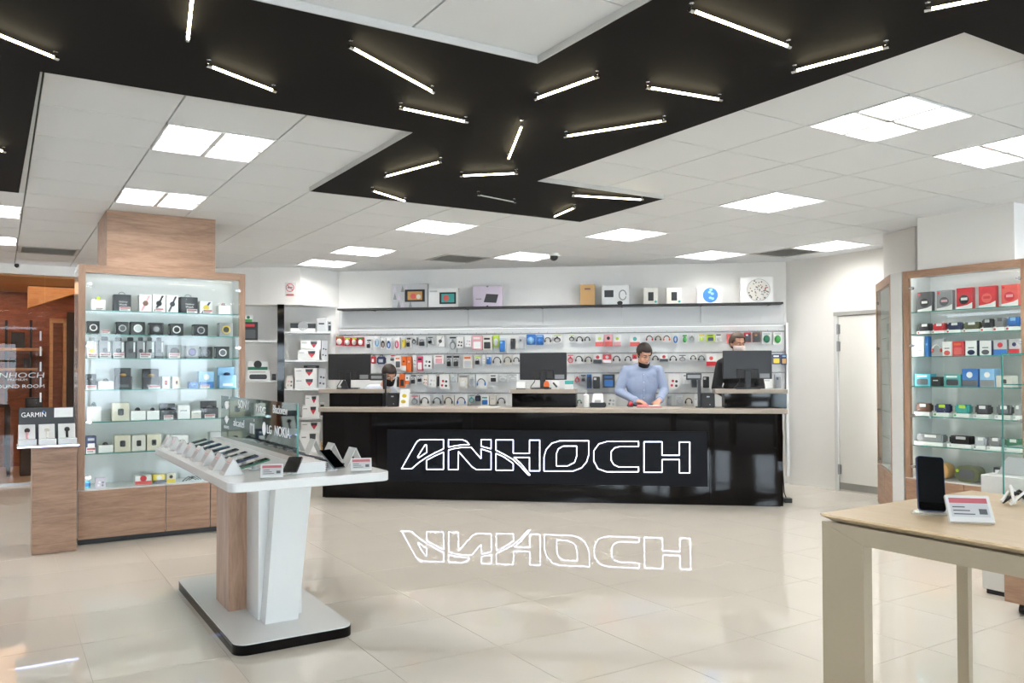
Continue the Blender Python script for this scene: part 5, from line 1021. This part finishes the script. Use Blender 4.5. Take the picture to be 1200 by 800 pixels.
# ================================================================== RIGHT FOREGROUND TABLE
TO = atz(961, 601, .9); RT = Frame((TO.x, TO.y), TH - 90)
rt = thing('demo_table', 'pale beech topped demo table on champagne metal frame in the foreground', 'table', RT.w(0, 0, 0), RT.a)
LX = 2.0; LY = RT.loc(atz(1127, 573, .9)).y
sy_ = RT.loc(atz(1175, 603.5, .9)).y
def topboard(y0, y1, ch0, ch1):
    m = MB(); c = .03
    m.hexa([(ch0 and c or c, y0 + (c if ch0 else 0), .875), (LX - c, y0 + (c if ch0 else 0), .875), (LX - c, y1 - (c if ch1 else 0), .875), (c, y1 - (c if ch1 else 0), .875), (0, y0, .893), (LX, y0, .893), (LX, y1, .893), (0, y1, .893)])
    m.box(0, LX, y0, y1, .893, .9); return m.build('top_board', BEECH, rt)
topboard(0, sy_ - .0015, True, False); topboard(sy_ + .0015, LY, False, True)
# mitred frame: apron and tapered legs on the two long faces
_q = RT.px(1011, 640); AZ0 = _q.z; AZ1 = .873; LWd0 = _q.x
for y0, y1, LWd in ((.004, .05, LWd0), (LY - .13, LY - .1, .05)):
    MB().plate([(.004, AZ1), (LWd, AZ0), (LX - LWd, AZ0), (LX - .004, AZ1)], y0, y1).build('apron', CHAMP, rt)
    for sx in (0, 1):
        f_ = (lambda x: LX - x) if sx else (lambda x: x)
        MB().plate([(f_(.004), 0), (f_(LWd), 0), (f_(LWd), AZ0 - .001), (f_(.004), AZ1 - .001)], y0, y1).build('leg', CHAMP, rt)
for x0 in (.006, LX - .05): bx('end_rail', CHAMP, rt, x0, x0 + .044, .052, LY - .052, AZ0 + .03, AZ1)
p = RT.loc(atz(1093, 603, .9))
sp = thing('smartphone', 'upright black phone on clear stand on the beech table', 'phone', RT.w(p.x, p.y, .9), math.radians(-4))
k_ = RT.px  # height from photo
hgt = (605 - 546) * p.y
dist = (RT.w(p.x, p.y)).length; ph_ = (606 - 547) / F * dist; pw2 = (1109 - 1078) / F * dist * .5
me = MB().plate(rrect(-pw2 * .9, pw2 * .9, .012, ph_ * 1.03, .012), 0, .009); o = me.build('body', pm('navy'), sp); o.rotation_euler = (math.radians(-14), math.radians(4), 0)
o2 = MB().plate(rrect(-pw2 * .86, pw2 * .86, .015, ph_ * 1.02, .01), -.0012, -.0002).build('screen', SCREEN, sp); o2.rotation_euler = (math.radians(-14), math.radians(4), 0)
MB().prism([(x * 1, y) for x, y in circ(.01, .02, .075, .045, 20)], 0, .008).build('stand_base', glass('acrylic', tint=(.93, .95, .96), body=.25, bodycol=(.9, .92, .94)), sp); MB().hexa([(-.03, .035, .008), (.03, .035, .008), (.03, .04, .008), (-.03, .04, .008), (-.025, .035, .09), (.025, .035, .09), (.025, .04, .09), (-.025, .04, .09)]).build('back_support', glass('acrylic'), sp)
MB().tube([(.05, .0, .008), (.09, .01, .006), (.12, .03, .004)], .003, 6).build('cable', pm('white'), sp)
p = RT.loc(atz(1139, 614, .9)); etag(RT, p.x, p.y, .9, math.radians(57.7 - 12), 'white price display with red header beside the upright phone on beech table', w=.135, h=.1, tilt=52)
p = RT.loc(atz(1196, 592, .9))
t = thing('clip_bundle', 'tangle of white clips and cables on the beech table by the frame edge', 'cables', RT.w(p.x, p.y, .9), 0)
for k in range(7):
    a = k * .9; MB().tube([(.06 * math.cos(a), .05 * math.sin(a), .008), (.03 * math.cos(a + 1), .04 * math.sin(a + 1), .05 + .01 * (k % 3)), (.07 * math.cos(a + 2.2), .05 * math.sin(a + 2.2), .015)], .006, 6).build('clip', pm('white' if k % 3 else 'charcoal'), t)

# ------------------------------------------------------------------ white pedestal and rolling vitrine behind the table
q = atz(1151, 694, 0); VF = Frame((q.x, q.y), TH - 90)
ped = thing('white_pedestal', 'white display pedestal with a slanted tablet on top behind the beech table', 'pedestal', VF.w(0, 0, 0), VF.a)
pz = .745
bx('pedestal_body', WHITEL, ped, .0, .33, 0, .4, .03, pz, .003); bx('plinth_gap', BLACKM, ped, .02, .31, .015, .38, 0, .03)
tb2 = thing('tablet', 'silver tablet leaning on a white wedge on the pedestal', 'tablet', VF.w(.16, .2, pz), VF.a)
MB().hexa([(-.1, -.08, 0), (.1, -.08, 0), (.1, .06, 0), (-.1, .06, 0), (-.1, .03, .07), (.1, .03, .07), (.1, .06, .07), (-.1, .06, .07)]).build('wedge', WHITEL, tb2); MB().hexa([(-.11, -.1, .002), (.11, -.1, .002), (.11, -.09, -.0), (-.11, -.09, 0), (-.11, .03, .1), (.11, .03, .1), (.11, .038, .096), (-.11, .038, .096)]).build('slate', pm('grey'), tb2)
q = atz(1177, 708, .05); KF = Frame((q.x, q.y), TH - 90)
vt = thing('rolling_vitrine', 'glass showcase on an oak base with casters at the photo edge', 'showcase', KF.w(0, 0, 0), KF.a)
VW = .55; VD = .5; vz0 = .68; vz1 = KF.px(1179, 415).z
bx('oak_base', WOOD, vt, 0, VW, 0, VD, .07, vz0, .002)
for x in (.07, VW - .07):
    for y in (.07, VD - .07):
        c = MB().cyl((x - .012, y, .03), (x + .012, y, .03), .03, 14).build('caster', PLAST, vt); bx('fork', CHROME, c, x - .018, x + .018, y - .012, y + .012, .045, .069)
for a, b, c, d in ((0, VW, 0, .005), (0, VW, VD - .005, VD), (0, .005, .005, VD - .005), (VW - .005, VW, .005, VD - .005)): bx('glass_pane', GLASS, vt, a, b, c, d, vz0, vz1)
for x, y in ((0, 0), (VW - .006, 0), (0, VD - .006), (VW - .006, VD - .006)): bx('glass_edge', GEDGE, vt, x - .0005, x + .0065, y - .0005, y + .0065, vz0, vz1)
for y in (0, VD - .006): bx('glass_edge', GEDGE, vt, 0, VW, y, y + .006, vz1 - .001, vz1 + .005)
for x in (0, VW - .006): bx('glass_edge', GEDGE, vt, x, x + .006, .006, VD - .006, vz1 - .001, vz1 + .005)
bx('glass_lid', GLASS, vt, .006, VW - .006, .006, VD - .006, vz1 - .002, vz1 + .003)
for v in (450, 524): z = KF.px(1190, v).z; s = bx('glass_shelf', SHELFG, vt, .008, VW - .008, .008, VD - .008, z - .006, z); bx('front_edge', GEDGE, s, .008, VW - .008, .0065, .008, z - .006, z)

# ================================================================== PEOPLE BEHIND THE COUNTER
def capsule(m, p, q, r0, r1, n=12):
    p, q = Vector(p), Vector(q); ax = (q - p); L = max(ax.length, 1e-4); t = ax / L; pts = []
    for k in range(4): a = math.pi / 2 * (1 - k / 3.5); pts.append((p - t * r0 * math.sin(a), r0 * math.cos(a)))
    pts += [(p, r0), (p.lerp(q, .5), (r0 + r1) / 2), (q, r1)]
    for k in range(4): a = math.pi / 2 * ((k + .5) / 3.5); pts.append((q + t * r1 * math.sin(a), max(r1 * math.cos(a), .001)))
    e1 = t.cross(Vector((.3, .2, .93)));
    if e1.length < .05: e1 = t.cross(Vector((1, 0, 0)))
    e1.normalize(); e2 = t.cross(e1); vs = []; fs = []
    for c, r in pts: vs += [c + (e1 * math.cos(2 * math.pi * k / n) + e2 * math.sin(2 * math.pi * k / n)) * max(r, .001) for k in range(n)]
    for i in range(len(pts) - 1): fs += [(i * n + k, i * n + (k + 1) % n, (i + 1) * n + (k + 1) % n, (i + 1) * n + k) for k in range(n)]
    fs += [tuple(range(n))[::-1], tuple(range((len(pts) - 1) * n, len(pts) * n))]; m.add(vs, fs)
SKIN = mat('skin', '#c9967c', rough=.5, vary=.05, bscale=30)
HAIRM = mat('dark_hair', '#2a1d17', rough=.6, vary=.3, bscale=90, bump=.8); HAIRB = mat('brown_hair', '#4a382c', rough=.6, vary=.3, bscale=90, bump=.8)
def shirtmat(n, c, rough=.75): return mat(n, c, rough=rough, vary=.06, bscale=14, bump=.35)
def body(t, J, mats, voxel=.0085):
    """J: list of (p, q, r0, r1, material slot); one continuous surface grown by remeshing the overlapping volumes"""
    m = MB()
    for it in J:
        if it[0] == 'E': m.ell(it[1], it[2], 18, 12, it[4] if len(it) > 4 else None)
        else: capsule(m, *it[:4])
    me = bpy.data.meshes.new('tmp'); me.from_pydata(m.v, [], m.f); o = bpy.data.objects.new('tmp', me); COL.objects.link(o)
    md = o.modifiers.new('r', 'REMESH'); md.mode = 'VOXEL'; md.voxel_size = voxel
    ms = o.modifiers.new('s', 'SMOOTH'); ms.iterations = 9; ms.factor = .5
    dg = bpy.context.evaluated_depsgraph_get(); out = bpy.data.meshes.new_from_object(o.evaluated_get(dg)); bpy.data.objects.remove(o)
    out.name = 'body'
    for q in mats: out.materials.append(q)
    n = len(out.polygons); C = np.empty(n * 3); out.polygons.foreach_get('center', C); C = C.reshape(-1, 3); best = np.full(n, 9.); idx = np.zeros(n, dtype=np.int32)
    for it in J:
        if it[0] == 'E':
            r = np.array(it[2]); dd = (np.linalg.norm((C - np.array(it[1])) / r, axis=1) - 1) * r.min(); sl = it[3]
        else:
            p, q = np.array(it[0]), np.array(it[1]); v = q - p; L2 = max(v @ v, 1e-9); k = np.clip(((C - p) @ v) / L2, 0, 1)
            dd = np.linalg.norm(C - (p + k[:, None] * v), axis=1) - (it[2] + (it[3] - it[2]) * k); sl = it[4]
        w = dd < best; best[w] = dd[w]; idx[w] = sl
    out.polygons.foreach_set('material_index', idx); out.polygons.foreach_set('use_smooth', np.ones(n, dtype=bool)); out.update()
    return link('body', out, t)
def head_parts(hc, R, s=1.0):
    f = lambda x, y, z: tuple(Vector(hc) + R @ (Vector((x, y, z)) * s)); r3 = R
    J = [('E', f(0, .01, .035), (.076 * s, .094 * s, .088 * s), 0, r3), ('E', f(0, -.022, -.045), (.058 * s, .066 * s, .07 * s), 0, r3)]
    J += [(f(0, -.088, .012), f(0, -.106, -.018), .008 * s, .013 * s, 0), (f(-.03, -.082, .03), f(.03, -.082, .03), .012 * s, .012 * s, 0), (f(-.022, -.085, -.052), f(.022, -.085, -.052), .008 * s, .008 * s, 0), (f(0, -.076, -.092), f(0, -.07, -.092), .02 * s, .02 * s, 0)]
    for sx in (-1, 1): J += [(f(sx * .076, .012, .012), f(sx * .08, .018, -.02), .014 * s, .009 * s, 0)]
    return J, f
def hand(wr, fwd, up, side, slot=0, curl=.6):
    """palm plus four fingers of unequal length and a thumb leaving the side of the palm"""
    wr = Vector(wr); fw_ = Vector(fwd).normalized(); up_ = Vector(up); up_ = (up_ - fw_ * up_.dot(fw_)).normalized(); sd = fw_.cross(up_) * side
    J = [(tuple(wr), tuple(wr + fw_ * .05), .026, .028, slot)]
    for k, (o, L) in enumerate(((.033, .07), (.011, .08), (-.011, .074), (-.032, .058))):
        b = wr + fw_ * .078 + sd * o; m1 = b + (fw_ * math.cos(curl * .5) - up_ * math.sin(curl * .5)) * L * .5; e = m1 + (fw_ * math.cos(curl * 1.3) - up_ * math.sin(curl * 1.3)) * L * .5
        J += [(tuple(wr + fw_ * .02 + sd * o * .6), tuple(b), .016, .0115, slot), (tuple(b), tuple(m1), .0105, .0098, slot), (tuple(m1), tuple(e), .0096, .0085, slot)]
    b = wr + fw_ * .02 + sd * .03; m1 = b + (fw_ * .6 + sd * .75 - up_ * .2).normalized() * .038; e = m1 + (fw_ * .85 + sd * .3 - up_ * .35).normalized() * .034
    return J + [(tuple(b), tuple(m1), .0135, .0118, slot), (tuple(m1), tuple(e), .0115, .0095, slot)]
def hair(t, f, R, s, m, fringe=.055, side=.0):
    nu, nv = 26, 14; vs = []; fs = []; keep = {}
    for j in range(nv + 1):
        for i in range(nu):
            th_ = math.pi * j / nv; a = 2 * math.pi * i / nu; wob = 1 + .03 * math.sin(i * 5.1) * math.sin(j * 3.3)
            p = Vector((.083 * math.sin(th_) * math.cos(a) * wob, .012 + .102 * math.sin(th_) * math.sin(a) * wob, .042 + .098 * math.cos(th_) * wob)); vs.append(p)
    for j in range(nv):
        for i in range(nu):
            q = (j * nu + i, (j + 1) * nu + i, (j + 1) * nu + (i + 1) % nu, j * nu + (i + 1) % nu); c = sum((vs[k] for k in q), Vector()) / 4
            front = max(0, min(1, (-c.y + .01) / .07)); lim = -.05 * (1 - front) + fringe * front
            if abs(c.x) > .062 and c.y < .03: lim = max(lim, .0 + side)
            if c.z > lim: fs.append(q)
    m_ = MB().add([f(*v) for v in vs], fs)
    used = sorted({i for q in fs for i in q}); mp = {k: i for i, k in enumerate(used)}; m2 = MB().add([m_.v[k] for k in used], [tuple(mp[i] for i in q) for q in fs])
    o = m2.build('hair', m, t, smooth=True); sd = o.modifiers.new('thick', 'SOLIDIFY'); sd.thickness = .012; sd.offset = 0; return o
def face(t, f, s, hairm, eyes=True):
    for sx in (-1, 1):
        MB().ell(f(sx * .03, -.083, .012), (.011 * s, .008 * s, .006 * s), 10, 7).build('eye', pm('offwhite'), t, smooth=True); MB().ell(f(sx * .03, -.09, .011), (.005 * s, .004 * s, .005 * s), 8, 6).build('iris', pm('charcoal'), t, smooth=True)
        MB().tube([f(sx * .014, -.094, .03), f(sx * .03, -.095, .035), f(sx * .046, -.086, .031)], .0045 * s, 5).build('eyebrow', hairm, t)
    MB().tube([f(-.02, -.094, -.05), f(0, -.097, -.052), f(.02, -.094, -.05)], .0035 * s, 5).build('lips', mat('lips', '#b06a60', rough=.5), t)
def mask(t, f, m, z0=-.09, z1=-.005, y=-.03):
    vs = []; fs = []; nu, nv = 12, 6
    for j in range(nv + 1):
        for i in range(nu + 1):
            a = math.pi * (1.08 + .84 * i / nu); k = j / nv; z = z0 + (z1 - z0) * k; bulge = .012 * math.sin(math.pi * k) + .012 * math.exp(-((i - nu / 2) / 1.5) ** 2) * k
            r = .066 + .01 * k; vs.append(f(r * math.cos(a), -.02 + (.078 + bulge) * math.sin(a), z))
    for j in range(nv):
        for i in range(nu): fs.append((j * (nu + 1) + i, j * (nu + 1) + i + 1, (j + 1) * (nu + 1) + i + 1, (j + 1) * (nu + 1) + i))
    o = MB().add(vs, fs).build('face_mask', m, t, smooth=True); sd = o.modifiers.new('thick', 'SOLIDIFY'); sd.thickness = .004; sd.offset = 1
    for sx in (-1, 1): MB().tube([f(sx * .066, -.03, (z0 + z1) / 2 + .02), f(sx * .08, .0, .02), f(sx * .083, .025, .01)], .002, 4).build('ear_loop', m, t)
def rot(yaw, pitch, rollv=0): return Matrix.Rotation(math.radians(yaw), 3, 'Z') @ Matrix.Rotation(math.radians(pitch), 3, 'X') @ Matrix.Rotation(math.radians(rollv), 3, 'Y')
def person(px_, y, label):
    x = CF.px(px_, 440, y).x; return thing('person', label, 'person', CF.w(x, y, 0), 0)
def legs(slot, hip=.92, w=.1, y=0):
    J = []
    for s in (-1, 1): J += [((s * w, y, hip), (s * (w + .01), y - .01, .5), .088, .06, slot), ((s * (w + .01), y - .01, .5), (s * (w + .01), y + .02, .09), .058, .042, slot), ((s * (w + .01), y + .02, .045), (s * (w + .02), y - .14, .035), .042, .034, slot + 1)]
    return J
TROU = shirtmat('dark_trousers', '#22242c'); SHOE = mat('shoe_black', '#141414', rough=.4)
BLUE = shirtmat('light_blue_shirt', '#9aa7c2'); BLKS = shirtmat('black_sweater', '#17171a'); WHTS = shirtmat('white_shirt', '#cfd4df'); MBLK = mat('black_mask', '#141316', rough=.8); MWHT = mat('white_mask', '#d9cbc6', rough=.8)

# --- clerk in the light blue shirt, looking down at a booklet
P1Y = CD + .27
t = person(752, P1Y, 'man in light blue shirt with lowered black mask looking down at a red booklet')
R1 = rot(16, 24); hc = (.012, -.1, 1.585)
J = legs(2) + [((-.06, 0, .95), (.06, 0, .95), .125, .125, 2), ('E', (0, .0, 1.08), (.165, .125, .2), 1), ('E', (0, -.012, 1.24), (.185, .128, .2), 1), ('E', (0, -.01, 1.36), (.19, .11, .11), 1), ((-.14, -.005, 1.405), (.14, -.005, 1.405), .066, .066, 1), ((-.06, -.01, 1.445), (.06, -.01, 1.445), .052, .052, 1)]
J += [((0, -.025, 1.43), (.005, -.06, 1.53), .056, .053, 0)]
hp, f1 = head_parts(hc, R1); J += hp
SHL, ELL, WRL = (-.185, -.01, 1.4), (-.27, -.02, 1.165), (-.105, -.27, 1.06); SHR, ELR, WRR = (.19, -.01, 1.4), (.255, -.03, 1.175), (.16, -.28, 1.075)
J += [(SHL, ELL, .068, .056, 1), (ELL, WRL, .056, .04, 1), (SHR, ELR, .068, .056, 1), (ELR, WRR, .056, .04, 1)]
J += hand((-.09, -.295, 1.056), (.6, -.75, -.12), (0, .1, 1), -1, curl=.9) + hand((.15, -.3, 1.068), (-.45, -.85, -.22), (0, .1, 1), 1, curl=.55)
body(t, J, [SKIN, BLUE, TROU, SHOE], .0075)
hair(t, f1, R1, 1, HAIRM, .062); face(t, f1, 1, HAIRM)
mask(t, f1, MBLK, -.125, -.07)
for s in (-1, 1):                                  # collar wings, placket, pocket and cuffs
    MB().hexa([(s * .005, -.115, 1.425), (s * .07, -.11, 1.415), (s * .07, -.104, 1.415), (s * .005, -.109, 1.425), (s * .035, -.06, 1.49), (s * .075, -.02, 1.495), (s * .075, -.014, 1.495), (s * .035, -.054, 1.49)]).build('collar', BLUE, t)
MB().tube([(.0, -.105, 1.41), (.003, -.125, 1.34), (.003, -.135, 1.22), (.003, -.122, 1.05)], .007, 4).build('placket', BLUE, t)
for z in (1.36, 1.27, 1.18, 1.09): MB().ell((.003, -.139 + (.012 if z > 1.3 else .006 if z < 1.12 else 0), z), (.006, .004, .006), 8, 6).build('button', pm('white'), t)
MB().box(.045, .12, -.128, -.09, 1.255, 1.335).build('chest_pocket', BLUE, t, .004); MB().box(.043, .122, -.131, -.09, 1.32, 1.342).build('pocket_flap', BLUE, t, .003)
for a, b in ((ELL, WRL), (ELR, WRR)):
    a, b = Vector(a), Vector(b); d = (b - a).normalized(); MB().cyl(b - d * .045, b + d * .008, .047, 14, r1=.044).build('cuff', BLUE, t, .002)
xb = CF.px(760, 474, .5).x
bk = thing('booklet', 'red and white booklet lying on the counter under the clerk\'s hands', 'booklet', CF.w(xb, P1Y - .44, CT), CF.a)
bx('back_cover', pm('red'), bk, -.13, .14, -.09, .09, 0, .008); bx('pages', pm('white'), bk, -.125, .13, -.085, .085, .0085, .02); bx('front_cover', pm('red'), bk, -.13, .0, -.092, .09, .0205, .025)
tp = thing('red_holder', 'small red rounded stapler beside the booklet on the counter', 'stapler', CF.w(CF.px(739, 472, .45).x, P1Y - .4, CT), CF.a)
MB().ell((0, 0, .03), (.026, .03, .03), 12, 8).build('shell', pm('red'), tp, smooth=True); MB().cyl((0, 0, 0), (0, 0, .012), .03, 14).build('foot', pm('charcoal'), tp)

# --- clerk in black behind the end monitor
t = person(866, CD + .42, 'man in black sweater with pale mask standing behind the end monitor')
R2 = rot(14, 6); hc = (-.03, -.05, 1.70)
J = legs(2, 1.0) + [((-.06, 0, 1.02), (.06, 0, 1.02), .125, .125, 2), ((-.06, 0, 1.18), (.06, 0, 1.18), .13, .13, 1), ((-.08, 0, 1.34), (.08, 0, 1.34), .13, .13, 1), ((-.1, 0, 1.42), (.1, 0, 1.42), .115, .115, 1), ((-.15, 0, 1.5), (.13, 0, 1.5), .07, .07, 1), ((-.02, 0, 1.52), (-.025, -.025, 1.63), .06, .056, 0), ((-.02, 0, 1.53), (-.02, -.005, 1.56), .066, .06, 1)]
hp, f2 = head_parts(hc, R2, 1.02); J += hp
J += [((-.2, 0, 1.47), (-.27, -.02, 1.2), .072, .058, 1), ((-.27, -.02, 1.2), (-.16, -.2, 1.09), .056, .04, 1), ((.19, 0, 1.47), (.24, -.02, 1.2), .072, .058, 1), ((.24, -.02, 1.2), (.14, -.2, 1.09), .056, .04, 1)]
J += hand((-.15, -.22, 1.085), (.35, -.9, -.2), (0, .1, 1), -1) + hand((.13, -.22, 1.085), (-.35, -.9, -.2), (0, .1, 1), 1)
body(t, J, [SKIN, BLKS, TROU, SHOE], .0085); hair(t, f2, R2, 1, HAIRB, .078, .03); face(t, f2, 1, HAIRB); mask(t, f2, MWHT)

# --- crouching clerk with black mask at the far end
t = person(452, CD + .4, 'man in white shirt with black mask bending down beside the far monitor')
R3 = rot(28, 26); hc = (.06, -.13, 1.352)
J = legs(2, .86, .09, .1) + [((-.1, .12, .88), (.0, .12, .88), .13, .13, 2), ((-.16, .08, .98), (-.04, .06, .98), .13, .13, 1), ((-.17, .03, 1.08), (-.03, .0, 1.1), .125, .12, 1), ((-.17, -.02, 1.16), (.04, -.05, 1.17), .09, .085, 1), ((-.03, -.05, 1.19), (.03, -.09, 1.29), .056, .054, 0), ((-.03, -.05, 1.2), (.0, -.06, 1.23), .063, .06, 1)]
hp, f3 = head_parts(hc, R3); J += hp
J += [((-.2, -.02, 1.15), (-.27, -.16, 1.0), .07, .055, 1), ((-.27, -.16, 1.0), (-.14, -.3, .98), .052, .04, 1), ((.09, -.05, 1.14), (.14, -.1, .98), .066, .052, 1), ((.14, -.1, .98), (.08, -.24, .93), .05, .038, 1)]
J += hand((-.12, -.315, .985), (.5, -.8, -.1), (0, .1, 1), -1) + hand((.075, -.26, .925), (-.2, -.9, -.2), (0, .1, 1), 1)
body(t, J, [SKIN, WHTS, TROU, SHOE], .0085); hair(t, f3, R3, 1, HAIRM, .058); face(t, f3, 1, HAIRM); mask(t, f3, MBLK, -.1, -.01)
